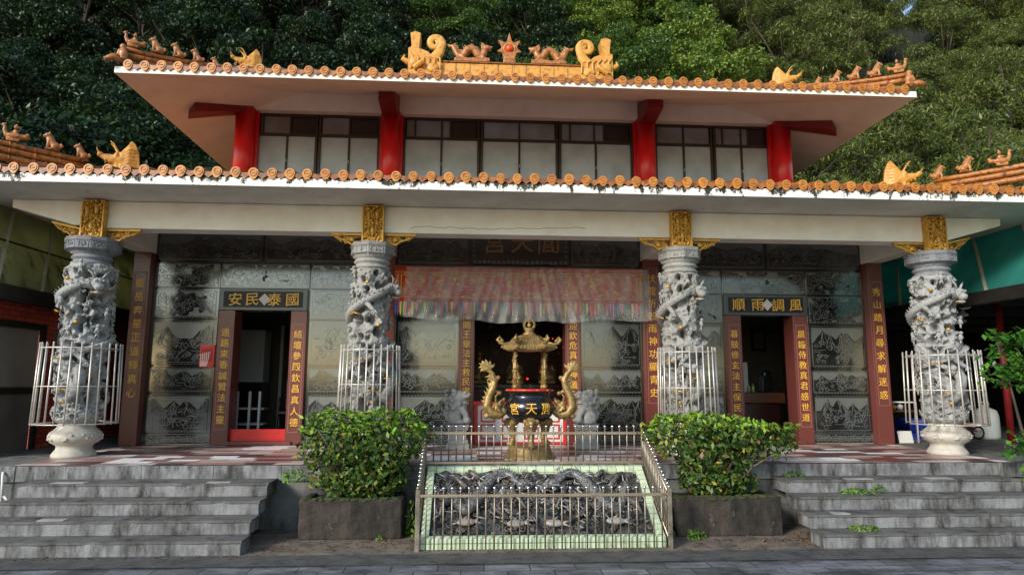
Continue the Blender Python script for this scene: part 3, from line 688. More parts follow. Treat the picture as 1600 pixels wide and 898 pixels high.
# --- beams
def beamend(s): return [(s*5.84, 4.052), (s*6.86, 4.052), (s*6.85, 3.945), (s*6.05, 3.72), (s*5.84, 3.72)]
b = MB(); b.box(-5.84, 5.84, -.12, .16, 3.685, 4.052)
b.build('front_beam', MAT['cream'], TEM, .01)
for s in (-1, 1):
    b = MB(); b.prism(beamend(s), -.118, .158); b.build('beam_end', MAT['cream'], TEM, .008)
for x in (-XO, -XI, XI, XO):
    b = MB(); b.box(x-.13, x+.13, .165, YW+.02, 3.665, 4.048); b.build('cross_beam', MAT['cream'], TEM, .008)
b = MB(); q_ = random.Random(4); pts = [(-1.62, 3.75)]
while pts[-1][0] < .75: pts.append((pts[-1][0]+q_.uniform(.04, .10), 3.785+.02*math.sin(pts[-1][0]*2)+q_.uniform(-.012, .012)))
b.ribbon(pts, .005, -.1222, -.1195); b.build('hairline_crack', MAT['dark_steel'], TEM)
# --- lower roof slab
EL, YE = 7.5, -.95
b = MB(); b.box(-EL, EL, YE, YU+.2, 4.056, 4.15); b.build('porch_soffit', MAT['soffit'], TEM)
b = MB(); b.box(-EL-.03, EL+.03, YE-.03, YE-.001, 4.046, 4.155); b.build('eave_fascia', MAT['fascia'], TEM, .006)
for s in (-1, 1):
    b = MB(); b.box(min(s*EL, s*(EL+.03)), max(s*EL, s*(EL+.03)), YE, YU+4, 4.046, 4.155); b.build('side_fascia', MAT['cream'], TEM)
    b = MB(); b.box(min(s*5, s*EL), max(s*5, s*EL), YU+.2, YU+4, 4.056, 4.15); b.build('side_soffit', MAT['soffit'], TEM)
# --- tiled slopes
SP = .2165
def tile_end(b, d, x, y, z, ax):
    """round end tile with a pointed lip, facing -y (ax 0) or sideways (ax +-1)"""
    x += R.uniform(-.005, .005); z += R.uniform(-.006, .006); y += R.uniform(-.004, .004) if ax == 0 else 0
    r = .061*R.uniform(.95, 1.04); pts = []; tw = R.uniform(-.16, .16)
    for i in range(20):
        a = PI/2+2*PI*i/20; pr = r*(1+.38*max(0, -math.sin(a))**6); pts.append((pr*math.cos(a+tw), pr*math.sin(a+tw)))
    def place(mb, poly, y0, y1):
        st = len(mb.v); mb.prism(poly, y0, y1)
        for i in range(st, len(mb.v)):
            p = mb.v[i]; mb.v[i] = (x+p[0], y+p[1], z+p[2]) if ax == 0 else (x-ax*p[1], y+p[0], z+p[2])
    place(b, pts, -.022, .0)
    st = len(b.v); ring = [(.040*math.cos(2*PI*i/14), .040*math.sin(2*PI*i/14)) for i in range(15)]
    b.ribbon(ring, .009, -.030, -.0225)
    for i in range(st, len(b.v)):
        p = b.v[i]; b.v[i] = (x+p[0], y+p[1], z+p[2]) if ax == 0 else (x-ax*p[1], y+p[0], z+p[2])
    place(b, [(-.016, -.004), (.016, -.004), (.019, .006), (-.019, .006)], -.031, -.0225)
def drip_tile(d, x, y, z, ax):
    z += R.uniform(-.005, .005); hw = SP*.43; top = []; n = 8
    for i in range(n+1):
        u = -1+2*i/n; top.append((u*hw, .012+.030*u*u))
    bot = [(hw*1.0, .010), (hw*.66, -.026), (hw*.38, -.036), (0, -.066), (-hw*.38, -.036), (-hw*.66, -.026), (-hw*1.0, .010)]
    st = len(d.v); d.prism(top+bot, -.016, .0)
    for i in range(st, len(d.v)):
        p = d.v[i]; d.v[i] = (x+p[0], y+p[1], z+p[2]) if ax == 0 else (x-ax*p[1], y+p[0], z+p[2])
def hip_roof(parent, E, yf, depth, prof, z0, full_back, run_max):
    """front and side slopes of a hipped roof: pan sheet, rows of cover tiles, eave end tiles. prof(t) = rise at distance t behind the eave"""
    sheet, tub, en, dr = MB(), MB(), MB(), MB()
    def slope(L, n, to):
        """tile rows on one slope: along coordinate a in (-L..L); to(a, t) -> xyz"""
        m = int(2*L/SP); a0 = -(m-1)/2*SP
        for k in range(m):
            a = a0+k*SP; run = min(run_max, L-abs(a))
            st = [to(a, 0)] 
            steps = max(1, int(run/.26)); vs = []
            for i in range(steps+1):
                t = run*i/steps; c = Vector(to(a, t)); c2 = Vector(to(a+.01, t)); sd_ = (c2-c).normalized()
                for j in range(7):
                    q = PI*j/6; vs.append(c+sd_*.058*math.cos(q)+Vector((0, 0, .058*math.sin(q)+.004*(i % 2))))
            tub.add(vs, [(i*7+j, i*7+j+1, (i+1)*7+j+1, (i+1)*7+j) for i in range(steps) for j in range(6)], True)
        return m, a0
    def sheetp(L, to):
        n, k = 24, 8; vs = []
        for j in range(k+1):
            t = run_max*j/k
            for i in range(n+1):
                a = (-1+2*i/n)*(L-t); vs.append(Vector(to(a, t))-Vector((0, 0, .012)))
        sheet.add(vs, [(j*(n+1)+i, j*(n+1)+i+1, (j+1)*(n+1)+i+1, (j+1)*(n+1)+i) for j in range(k) for i in range(n)], True)
    front = lambda a, t: (a, yf+t, z0+prof(t))
    m, a0 = slope(E, 0, front); sheetp(E, front)
    for k in range(m):
        tile_end(en, None, a0+k*SP, yf-.012, z0+.0, 0)
        if k: drip_tile(dr, a0+(k-.5)*SP, yf-.006, z0-.013, 0)
    D2 = depth/2; yc = yf+D2
    for s in (-1, 1):
        sl = lambda a, t, s=s: (s*(E-t), yc+a, z0+prof(t))
        m2, b0 = slope(D2, 0, sl); sheetp(D2, sl)
        for k in range(m2):
            tile_end(en, None, s*(E+.012), yc+b0+k*SP, z0, s)
            if k: drip_tile(dr, s*(E+.006), yc+b0+(k-.5)*SP, z0-.013, s)
    if full_back:
        bk = lambda a, t: (a, yf+depth-t, z0+prof(t)); slope(E, 0, bk); sheetp(E, bk)
    r = sheet.build('roof_pans', MAT['drip'], parent, fix=False)
    tub.build('cover_tiles', MAT['tile'], r, fix=False); en.build('round_eave_tiles', MAT['tile_end'], r); dr.build('drip_tiles', MAT['drip'], r)
    return r
PL = lambda t: .165*t+.010*t*t
PU = lambda t: .355*t+.026*t*t
ZL, ZU = 4.216, 5.878
RL = hip_roof(TEM, EL, YE-.02, 9.0, PL, ZL, False, 2.76); RL.name = 'lower_roof'
EU, YV = 5.57, -.32
RU = hip_roof(TEM, EU, YV-.02, 8.64, PU, ZU, True, 4.30); RU.name = 'upper_roof'
b = MB(); b.box(-4.6, 4.6, YU+.3, 6.9, 4.16, 5.9); b.build('upper_storey_core', MAT['cream'], TEM)
# --- upper eave slab: underside slopes up inwards
SS = .35; yb = YV+8.64-.04; e2 = EU-1.15; y2 = YV+1.97; zo, zi = 5.768, 5.768+SS*1.97
def hipring(mb, off, k):
    q0 = [(-EU, YV), (EU, YV), (EU, yb), (-EU, yb)]; q1 = [(-EU+1.97, YV+1.97), (EU-1.97, YV+1.97), (EU-1.97, yb-1.97), (-EU+1.97, yb-1.97)]
    vs = [(x, y, zo+off) for x, y in q0]+[(x, y, zi+off) for x, y in q1]
    return vs
b = MB(); lo_ = hipring(b, 0, 0); hi_ = hipring(b, .075, 0)
fs = []
for i in range(4):
    j = (i+1) % 4; fs += [(i, j, 4+j, 4+i), (8+i, 12+i, 12+j, 8+j), (i, 8+i, 8+j, j), (4+i, 4+j, 12+j, 12+i)]
b.add(lo_+hi_, fs, False); b.build('upper_soffit', MAT['soffit_up'], TEM)
b = MB(); b.box(-EU-.025, EU+.025, YV-.025, YV-.001, zo-.006, zo+.085); b.build('upper_fascia', MAT['fascia_up'], TEM, .004)
for s in (-1, 1):
    b = MB(); b.box(min(s*EU+s*.001, s*(EU+.025)), max(s*EU+s*.001, s*(EU+.025)), YV, yb, zo-.006, zo+.085); b.build('upper_side_fascia', MAT['fascia_up'], TEM, .004)
# --- upper storey: lintel beam, columns, windows
b = MB(); b.box(-4.62, 4.62, 1.66, 1.80, 6.146, 6.50); b.box(-4.62, -4.48, 1.80, 6.9, 6.146, 6.42); b.box(4.48, 4.62, 1.80, 6.9, 6.146, 6.42); b.build('upper_lintel', MAT['soffit_up'], TEM)
b = MB()
for s in (-1, 1): b.box(min(s*4.48, s*4.6), max(s*4.48, s*4.6), 1.9, 6.9, 4.7, 6.146)
b.build('upper_side_wall', MAT['cream'], TEM)
for x in (-4.55, -2.16, 2.16, 4.55):
    b = MB(); b.lathe([(.158, 4.6), (.158, 6.15)], (x, 1.66, 0), 24); c = b.build('red_column', MAT['red'], TEM)
    b = MB(); b.box(x-.19, x+.19, 1.72, 1.86, 4.6, 6.145); b.build('flat_backing', MAT['red'], c)
    b = MB()
    if abs(x) < 3:
        ztop = lambda y: zo+SS*(y-YV)
        w = .13; v = []
        for xx in (x-w, x+w): v += [(xx, 1.0, ztop(1.0)-.005-.13), (xx, 1.0, ztop(1.0)-.005), (xx, 1.80, 6.49), (xx, 1.80, 6.10), (xx, 1.5, 6.02)]
        b.add(v, [(0, 1, 2, 3, 4), (9, 8, 7, 6, 5), (0, 5, 6, 1), (1, 6, 7, 2), (2, 7, 8, 3), (3, 8, 9, 4), (4, 9, 5, 0)], False)
    else:
        s = 1 if x > 0 else -1; d = Vector((s*.72, -.694, 0)); n_ = Vector((.694*s, .72, 0)); v = []; L = .84
        tip = Vector((x, 1.62, 0))+d*L; zt_ = lambda p: zo+SS*min(EU-abs(p.x), p.y-YV)-.004
        for k in (-.12, .12):
            a_ = Vector((x, 1.62, 0))+n_*k-d*.08; t_ = tip+n_*k
            v += [(t_.x, t_.y, zt_(t_)-.15), (t_.x, t_.y, zt_(t_)), (a_.x, a_.y, min(zt_(a_), 6.42)), (a_.x, a_.y, 6.02), ((a_+d*.2).x, (a_+d*.2).y, 6.02)]
        b.add(v, [(0, 1, 2, 3, 4), (9, 8, 7, 6, 5), (0, 5, 6, 1), (1, 6, 7, 2), (2, 7, 8, 3), (3, 8, 9, 4), (4, 9, 5, 0)], False)
    b.build('bracket', MAT['bracket_red'] if 'bracket_red' in MAT else MAT.setdefault('bracket_red', simple('bracket_red_paint', '#7e1013', .45, c2='#6c0d10', scale=4)), c, .006)
def window(x0, x1, tops):
    """one window unit: frame, two lower sashes, upper row of small panes"""
    z0, zt_, z1 = 4.75, 5.78, 6.143; fb = MB(); y0, y1 = 1.80, 1.87; w = .042
    fb.box(x0, x0+w, y0, y1, z0, z1); fb.box(x1-w, x1, y0, y1, z0, z1); fb.box(x0+w, x1-w, y0+.002, y1, z1-.045, z1); fb.box(x0+w, x1-w, y0+.002, y1, zt_-.025, zt_+.025)
    xm = (x0+x1)/2; fb.box(xm-.018, xm+.018, y0+.006, y1, z0, zt_-.025)
    f = None; cuts = [x0+w]+[x0+w+(x1-x0-2*w)*c for c, _ in tops[:-1]]+[x1-w]
    for c in cuts[1:-1]: fb.box(c-.014, c+.014, y0+.006, y1, zt_+.025, z1-.045)
    f = fb.build('window_frame', MAT['frame'], TEM, .003)
    for p0, p1, dy in ((x0+w, xm-.018, .03), (xm+.018, x1-w, .024)):
        b = MB(); b.box(p0, p1, y0+dy, y0+dy+.01, z0, zt_-.025); b.build('pane', MAT['pane'], f)
    for (c, kind), p0, p1 in zip(tops, cuts[:-1], cuts[1:]):
        b = MB(); b.box(p0+.014, p1-.014, y0+.028+(.01 if kind == 'pane_dark' else 0), y0+.042, zt_+.025, z1-.045); b.build('pane', MAT[kind], f)
    b = MB(); b.box(xm-.006, xm+.006, y0-.012, y0+.006, 5.30, 5.35); b.build('latch', MAT['steel'], f)
A_, D_ = 'pane_top', 'pane_dark'
window(-4.40, -3.40, [(.06, A_), (.55, A_), (1, D_)]); window(-3.385, -2.36, [(.5, A_), (1, D_)])
window(-1.97, -.675, [(.13, A_), (.50, A_), (.62, A_), (1, D_)]); window(-.66, .67, [(.5, A_), (1, A_)]); window(.685, 1.97, [(.13, A_), (.48, A_), (.62, A_), (1, D_)])
window(2.36, 3.385, [(.5, A_), (1, A_)]); window(3.40, 4.40, [(.14, A_), (.5, A_), (.64, A_), (1, D_)])
# --- ridges
def hip_tubes(pts, rows, name, par):
    b = MB()
    for dz, r in rows: b.tube([(x, y, z+dz) for x, y, z in pts], r, 8)
    for i in range(1, len(pts)-1):                        # joint collars
        x, y, z = pts[i]
        for dz, r in rows: b.tube([tuple(Vector(pts[i])+Vector((0, 0, dz))-(Vector(pts[i+1])-Vector(pts[i-1])).normalized()*.012), tuple(Vector(pts[i])+Vector((0, 0, dz))+(Vector(pts[i+1])-Vector(pts[i-1])).normalized()*.012)], r*1.10, 8)
    return b.build(name, MAT['tile'], par)
for s in (-1, 1):
    up_ = [(s*(5.56-t), YV+.02+t, ZU+.06+.365*t+.10*max(0, 1-t/.9)**2) for t in [i*.2 for i in range(23)]]
    hip_tubes(up_, [(.02, .042)], 'hip_ridge', RU); hip_tubes(up_[:6], [(.10, .036)], 'hip_ridge', RU)
    b = MB(); b.tube([(s*5.50, YV-.02, ZU+.07), (s*5.60, YV-.09, ZU+.08), (s*5.68, YV-.13, ZU+.02)], [.05, .045, .03], 8); b.build('ridge_end', MAT['tile'], RU)
    lo2 = [(s*(7.45-t), YE+.05+t, ZL+.16+.125*t+.20*max(0, 1-t/1.7)**1.5) for t in [i*.2 for i in range(14)]]
    hip_tubes(lo2, [(.0, .048)], 'hip_ridge', RL); hip_tubes(lo2[:7], [(.10, .043), (.185, .038)], 'hip_ridge', RL)
# main ridge of the upper roof
YR = 3.98
b = MB(); b.box(-1.48, 1.44, YR-.14, YR+.14, 7.84, 8.20)
mr = b.build('main_ridge', MAT['ridge'], RU, .01)
b = MB(); b.tube([(-1.50, YR, 8.245), (1.46, YR, 8.245)], .055, 8); b.box(-1.49, 1.45, YR-.17, YR+.17, 8.203, 8.225)
for i in range(14): b.tube([(-1.42+i*.22, YR, 8.245), (-1.40+i*.22, YR, 8.245)], .062, 8)
b.build('ridge_cap', MAT['tile'], mr)
b = MB()
for i in range(9): b.box(-1.17+i*.29, -1.155+i*.29, YR-.144, YR-.1405, 7.9, 8.19)
b.build('panel_joints', MAT['drip'], mr)
for s in (-1, 1):                                         # scrolled ends
    b = MB(); cx = -.02
    X = lambda v: cx+s*v
    pts = [(X(1.44), 7.80), (X(2.12), 7.80), (X(2.12), 8.47), (X(2.06), 8.50), (X(2.06), 8.56), (X(1.985+.10), 8.80), (X(1.98), 8.84), (X(1.875), 8.80), (X(1.90), 8.56), (X(1.90), 8.47), (X(1.72), 8.40), (X(1.44), 8.12)]
    b.prism(pts, YR-.19, YR+.12)
    sp = [(X(1.80-.02*i), YR, 8.28+.03*i) for i in range(8)]
    cc = (X(1.585), 8.66)
    sc = [(X(1.80), YR-.05, 8.22), (X(1.62), YR-.05, 8.30), (X(1.50), YR-.05, 8.45)]
    for i in range(26):
        a = -PI*.15+2*PI*1.35*i/25 if True else 0; r = .15*(1-.72*i/25); sc.append((cc[0]-s*r*math.cos(a), YR-.05, cc[1]+r*math.sin(a)))
    b.tube(sc, [.075, .075, .07]+[.055*(1-.4*i/25) for i in range(26)], 8, flat=1.6)
    b.ell((X(2.0), YR-.20, 8.16), (.10, .04, .12)); b.ell((X(1.62), YR-.2, 8.05), (.13, .04, .10))
    for k in range(6): b.tube([(X(2.10-.11*k), YR-.2, 8.38-.02*k), (X(2.02-.11*k), YR-.215, 8.25), (X(2.06-.12*k), YR-.2, 8.02)], .022, 6)
    b.tube([(X(2.0), YR-.25, 8.0), (X(1.80), YR-.26, 8.16)], .06, 8)
    b.tube([(X(2.12), YR-.1, 8.2), (X(2.24), YR-.12, 8.26), (X(2.20), YR-.12, 8.34)], [.07, .05, .02], 7)
    b.build('scrolled_ridge_end', MAT['ridge'], mr, .01)
# ------------------------------------------------------------------ carved dragon pillars (parts of the temple), gilt carvings, steel guards
def carved_shaft(seed, r0, holes, detail):
    """openwork column: a pierced core with a dragon wound round it"""
    q = random.Random(seed); na, nz = 190, 270; z0, z1 = 1.15, 3.22
    feats = []                                             # (angle, z, radius, height): lumps (+) and pits (-)
    for i in range(int(150*detail)): feats.append((q.uniform(0, 2*PI), q.uniform(z0+.05, z1-.04), q.uniform(.03, .065), q.uniform(.02, .05)))
    for i in range(int(150*holes)): feats.append((q.uniform(0, 2*PI), q.uniform(z0+.08, z1-.08), q.uniform(.028, .055), -q.uniform(.11, .22)))
    for i in range(int(900*detail)): feats.append((q.uniform(0, 2*PI), q.uniform(z0+.05, z1-.05), q.uniform(.010, .024), q.choice((1, -1.2))*q.uniform(.012, .03)))
    th = np.linspace(0, 2*PI, na, endpoint=False); zz = np.linspace(z0, z1, nz); TH, ZZ = np.meshgrid(th, zz)
    D = np.full(TH.shape, 0.)
    for a, z, r, h in feats:
        da = (TH-a+PI) % (2*PI)-PI; d2 = ((da*r0)**2+(ZZ-z)**2)/(r*r); D += h*np.exp(-d2*1.3) if h > 0 else h*np.exp(-(d2*.8)**2)
    D = np.clip(D, -.19, .065)
    D += .012*np.sin(TH*5+ZZ*17)*np.sin(ZZ*31+TH*3)
    rb = r0-.045+.02*np.clip((ZZ-z0)/(z1-z0), 0, 1)
    band = np.exp(-((ZZ-2.20)/.045)**2)+np.exp(-((ZZ-(z0+.07))/.07)**2); D = D*(1-.75*np.clip(band, 0, 1))+.03*band
    RR = rb+D; ed = np.clip(np.minimum(ZZ-z0, z1-ZZ)/.05, .0, 1); RR = RR*(.86+.14*ed)
    b = MB(); vs = np.stack([RR*np.cos(TH), RR*np.sin(TH), ZZ], -1).reshape(-1, 3)
    fs = [(i*na+j, i*na+(j+1) % na, (i+1)*na+(j+1) % na, (i+1)*na+j) for i in range(nz-1) for j in range(na)]
    fs += [tuple(reversed(range(na))), tuple((nz-1)*na+j for j in range(na))]
    b.add(vs.tolist(), fs, True)
    # the dragon: a body wound two turns, head near the top facing the courtyard, with fins, legs and claws
    P = lambda a, z, r: (r*math.cos(a), r*math.sin(a), z)
    pts, rad = [], []; n = 70
    for i in range(n+1):
        u = i/n; a = -PI*.35+seed*.3-u*2*PI*1.9; z = 2.93-1.55*u+.05*math.sin(9*u+seed); pts.append(P(a, z, r0+.012+.02*math.sin(14*u))); rad.append(.062*(1-.55*u) if u > .06 else .05)
    b.tube(pts, rad, 9)
    for i in range(2, n-4):                               # back fins
        p = Vector(pts[i]); o = Vector((p.x, p.y, 0)).normalized(); t = (Vector(pts[i+1])-p).normalized()
        b.tube([p+o*rad[i]*.5+Vector((0, 0, rad[i]*.4)), p+o*(rad[i]*.9+.015)+Vector((0, 0, rad[i]*1.0))-t*.02], [.016, .003], 4)
    a = -PI*.35+seed*.3; H = Vector(P(a, 2.92, r0+.05)); o = Vector((math.cos(a), math.sin(a), 0)); s_ = Vector((-math.sin(a), math.cos(a), 0)); U = Vector((0, 0, 1))
    b.ell(H, (.085, .085, .08)); b.ell(H+o*.05-U*.05, (.06, .07, .05)); b.ell(H+o*.08-U*.03+s_*.03, .02); b.ell(H+o*.08-U*.03-s_*.03, .02); b.ell(H+o*.03-U*.12, (.05, .06, .022))
    for k in (-1, 1):
        b.ell(H+o*.06+U*.03+s_*.045*k, .024); b.tube([H+U*.05+s_*.03*k, H+U*.13+s_*.08*k+o*.01, H+U*.17+s_*.13*k], [.02, .015, .005], 6)
        b.tube([H-U*.03+s_*.06*k, H-U*.06+s_*.14*k+o*.02, H+U*.0+s_*.2*k, H-U*.03+s_*.26*k-o*.04], [.012, .011, .008, .004], 5)
        for m in range(4): b.tube([H+s_*.06*k-U*.02*m, H+s_*(.13+.01*m)*k-U*(.03*m-.03)], [.02, .004], 5)
    for u in (.14, .36, .58, .80):
        i = int(u*n); p = Vector(pts[i]); o = Vector((p.x, p.y, 0)).normalized(); s_ = Vector((-o.y, o.x, 0)); sg = 1 if q.random() < .5 else -1
        k1 = p+s_*.10*sg-U*.10+o*.02; k2 = k1+s_*.05*sg-U*.03+o*.03
        b.tube([p, k1, k2], [.04, .03, .024], 7)
        for m in (-1, 0, 1): b.tube([k2, k2+s_*.03*m-U*.03+o*.02, k2+s_*.035*m-U*.06+o*.005], [.014, .012, .004], 5)
    # the second, climbing dragon of the lower half with its big head
    a = -PI*.62+seed*.5; H = Vector(P(a, 1.86, r0+.03)); o = Vector((math.cos(a), math.sin(a), 0)); s_ = Vector((-math.sin(a), math.cos(a), 0))
    b.ell(H, (.08, .09, .075)); b.ell(H+o*.06+U*.03, (.05, .06, .045)); b.tube([H, H+o*.05-s_*.10+U*.05, H+o*.03-s_*.20+U*.07], [.05, .035, .012], 7)
    b.tube([H+s_*.05, H+s_*.12-U*.10, H+s_*.10-U*.28-o*.02, H-s_*.02-U*.42-o*.02], [.07, .075, .07, .05], 9)
    # small figures on horseback, clouds, curling waves round the foot
    for i in range(int(26*detail)):
        a, z = q.uniform(0, 2*PI), q.choice([2.36, 2.5, 2.66, 2.82, 3.02, 3.12, 1.6, 1.75, 2.02])+q.uniform(-.05, .05); p = Vector(P(a, z, r0+.0)); o = Vector((math.cos(a), math.sin(a), 0)); s_ = Vector((-o.y, o.x, 0))
        b.ell(p, (.03, .03, .045)); b.ell(p+U*.06+o*.01, .024); b.tube([p+U*.02, p+s_*.05+o*.02], [.014, .01], 5); b.tube([p+U*.02, p-s_*.05+o*.02-U*.03], [.014, .01], 5)
        b.tube([p-U*.03, p-U*.09+s_*.02], [.016, .01], 5); b.tube([p-U*.03, p-U*.09-s_*.025], [.016, .01], 5)
    for i in range(int(40*detail)):
        a, z = q.uniform(0, 2*PI), q.uniform(1.3, 3.15); R_ = q.uniform(.02, .04); c = []
        for k in range(11):
            t = 2*PI*1.2*k/10; rr = R_*(1-.07*k); c.append(P(a+rr*math.cos(t)/r0, z+rr*math.sin(t), r0+.01))
        b.tube(c, .010, 5)
    for i in range(20):
        a = 2*PI*i/20; c = []
        for k in range(10):
            t = PI*.9*k/9; c.append(P(a+.045*math.cos(t)/r0, 1.23+.05*math.sin(t)+.03*(i % 2), r0-.012+.012*math.sin(t)))
        b.tube(c, .013, 5)
    g = MB()                                               # gilded whiskers, eyes and tablets picked out on the carving
    for a, z, w in ((-PI*.42+seed*.3, 2.80, 1), (-PI*.55, 1.95, -1), (-PI*.35, 1.72, 1), (-PI*.7, 2.55, -1), (-PI*.6, 1.55, 1)):
        g.tube([P(a, z, r0+.055), P(a+.25*w, z+.03, r0+.075), P(a+.55*w, z+.0, r0+.06), P(a+.8*w, z+.06, r0+.03)], [.009, .009, .007, .003], 5)
    for a, z in ((-PI*.45, 2.42), (-PI*.3, 1.80), (-PI*.62, 2.98), (-PI*.5, 1.42)): g.ell(P(a, z, r0+.035), (.03, .03, .024), None, 8, 5)
    return b, g
def pillar_parts(x, shaft_me, mat, oct_r, top_name):
    p = link('dragon_pillar', shaft_me, TEM); p.location = Vector((x, 0, 0))-wloc(TEM)
    b = MB(); b.lathe([(.25, T), (.252, T+.03), (.235, T+.06), (.205, T+.10), (.20, T+.13), (.215, T+.155), (.275, T+.19), (.303, T+.24), (.303, T+.27), (.285, T+.31), (.24, T+.345), (.215, T+.37), (.205, T+.40), (.20, T+.445)], (0, 0, 0), 40)
    q = random.Random(int(x*100))
    for i in range(8):                                     # carved panels round the swell
        a = 2*PI*i/8+.2
        for k in range(5):
            aa = a+q.uniform(-.22, .22); b.ell((.296*math.cos(aa), .296*math.sin(aa), T+.255+q.uniform(-.035, .035)), (.022, .022, .018), None, 8, 5)
    o = link('pillar_base', b.mesh('pillar_base'), p); o.data.materials.append(MAT['base'])
    b = MB(); b.lathe([(.24, 3.19), (.245, 3.22), (.215, 3.235), (.215, 3.255), (.235, 3.27), (.245, 3.285), (.235, 3.305), (.215, 3.315), (.225, 3.335), (.26, 3.35)], (0, 0, 0), 36)
    b.lathe([(.25, 3.345), (oct_r-.02, 3.375), (oct_r, 3.385), (oct_r, 3.48), (oct_r+.012, 3.49), (oct_r+.012, 3.535), (oct_r-.01, 3.545)], (0, 0, 0), 8 if oct_r < .31 else 12, False, rot=PI/8)
    n = 8 if oct_r < .31 else 12; ap = oct_r*math.cos(PI/n)
    for i in range(n):
        a = 2*PI*(i+.5)/n+PI/8; rot = Matrix.Rotation(a, 3, 'Z'); w = oct_r*math.tan(PI/n)*1.3
        for dz, hh in ((.043, .008), (-.043, .008)): b.obox(Vector((ap*math.cos(a), ap*math.sin(a), 3.433+dz)), (.014, w, hh), rot)
        for dy in (-w/2, w/2): b.obox(Vector((ap*math.cos(a), ap*math.sin(a), 3.433))+rot @ Vector((0, dy, 0)), (.014, .008, .08), rot)
        for k in range(4): b.ell(Vector((ap*math.cos(a), ap*math.sin(a), 3.433))+rot @ Vector((0, q.uniform(-.03, .03), q.uniform(-.022, .022))), (.012, .018, .014), None, 7, 5)
    o = link('capital', b.mesh('capital'), p); o.data.materials.append(MAT['capital'] if top_name == 'o' else MAT['carved_grey'])
    return p
SH = []; GD = []
for seed, r0, ho, de in ((1, .288, 1.25, 1.25), (2, .266, .85, .85)):
    b_, g_ = carved_shaft(seed, r0, ho, de); SH.append(b_.mesh('dragon_pillar')); me_ = g_.mesh('gilded_details'); me_.materials.append(MAT['gold']); GD.append(me_)
SH[0].materials.append(MAT['carved']); SH[1].materials.append(MAT['carved_grey'])
for me in SH:
    bm = bmesh.new(); bm.from_mesh(me); bmesh.ops.recalc_face_normals(bm, faces=bm.faces); bm.to_mesh(me); bm.free()
for x, k in ((-5.83, 0), (-2.14, 1), (2.14, 1), (5.83, 0)):
    pp = pillar_parts(x, SH[k], None, .325 if k == 0 else .292, 'o' if k == 0 else 'i')
    link('gilded_details', GD[k], pp)
    pp.rotation_euler = (0, 0, {-5.83: 0, -2.14: .35, 2.14: -.5, 5.83: -.35}[x])
# gilt carvings: a standing figure panel on the beam over every pillar and a scrolled bracket on each side
def gilt_panel(x, seed):
    q = random.Random(seed); b = MB(); b.box(x-.135, x+.135, -.20, -.121, 3.545, 4.03)
    for i in range(95):
        cx, cz = x+q.uniform(-.118, .118), q.uniform(3.565, 4.01); b.ell((cx, -.205-q.uniform(0, .02), cz), (q.uniform(.012, .026), .03, q.uniform(.015, .035)), None, 7, 5)
    for i in range(16):
        cx, cz = x+q.uniform(-.10, .10), q.uniform(3.58, 3.98); b.tube([(px, -.235, pz) for px, pz in curl(cx, cz, q.uniform(.018, .032), 1.2, q.uniform(0, 6))], .007, 5)
    for fx, fz in ((0, 3.60), (-.06, 3.80), (.055, 3.83)):
        b.ell((x+fx, -.235, fz+.08), (.03, .03, .08)); b.ell((x+fx, -.25, fz+.185), .024); b.tube([(x+fx-.03, -.24, fz+.12), (x+fx-.06, -.26, fz+.06), (x+fx-.02, -.27, fz+.05)], .011, 5); b.tube([(x+fx+.03, -.24, fz+.12), (x+fx+.055, -.26, fz+.16)], .011, 5)
    for sx in (-1, 1): b.box(x+sx*.135-.009, x+sx*.135+.009, -.232, -.121, 3.55, 4.025)
    b.box(x-.14, x+.14, -.231, -.122, 4.018, 4.038); b.box(x-.14, x+.14, -.231, -.122, 3.54, 3.56)
    return b.build('gilt_figure_panel', MAT['gold'], TEM)
def gilt_bracket(x, s, slope=0):
    b = MB(); x0 = x+s*.15; L = .43; zt = 3.675; q = random.Random(int(x*10)+s)
    tp = lambda u: zt+slope*u*L
    b.prism([(x0, tp(0)), (x0+s*L, tp(1)), (x0+s*L*.96, tp(1)-.03), (x0, tp(0)-.03)], -.12, -.06)
    b.tube([(x0+s*L*.96, -.09, tp(1)-.02), (x0+s*L*.75, -.09, tp(.7)-.07), (x0+s*L*.5, -.09, tp(.5)-.10), (x0+s*L*.34, -.09, tp(.3)-.155), (x0+s*L*.10, -.09, tp(0)-.12), (x0+s*.005, -.09, tp(0)-.13)], [.012, .016, .016, .018, .016, .014], 6)
    for i in range(13):
        u = q.uniform(.04, .82); dep = .15*(1-u)+.02; cx, cz = x0+s*L*u, tp(u)-.03-q.uniform(.15, .85)*dep; r = min(.034, dep*.33+.006)
        b.tube([(px, -.09, pz) for px, pz in curl(cx, cz, r, 1.1, q.uniform(0, 6), 1 if i % 2 else -1, 12)], .0085, 5)
    b.ell((x0+s*L*.33, -.095, tp(.3)-.09), (.04, .03, .03)); b.tube([(x0+s*.02, -.09, tp(0)-.05), (x0+s*L*.5, -.09, tp(.5)-.06)], .011, 5)
    return b.build('gilt_bracket', MAT['gold'], TEM)
for x in (-5.76, -2.115, 2.115, 5.80): gilt_panel(x, int(x*7))
for x, s in ((-5.76, 1), (-2.115, -1), (-2.115, 1), (2.115, -1), (2.115, 1), (5.80, -1)): gilt_bracket(x, s)
gilt_bracket(-5.76, -1, .22); gilt_bracket(5.80, 1, .22)
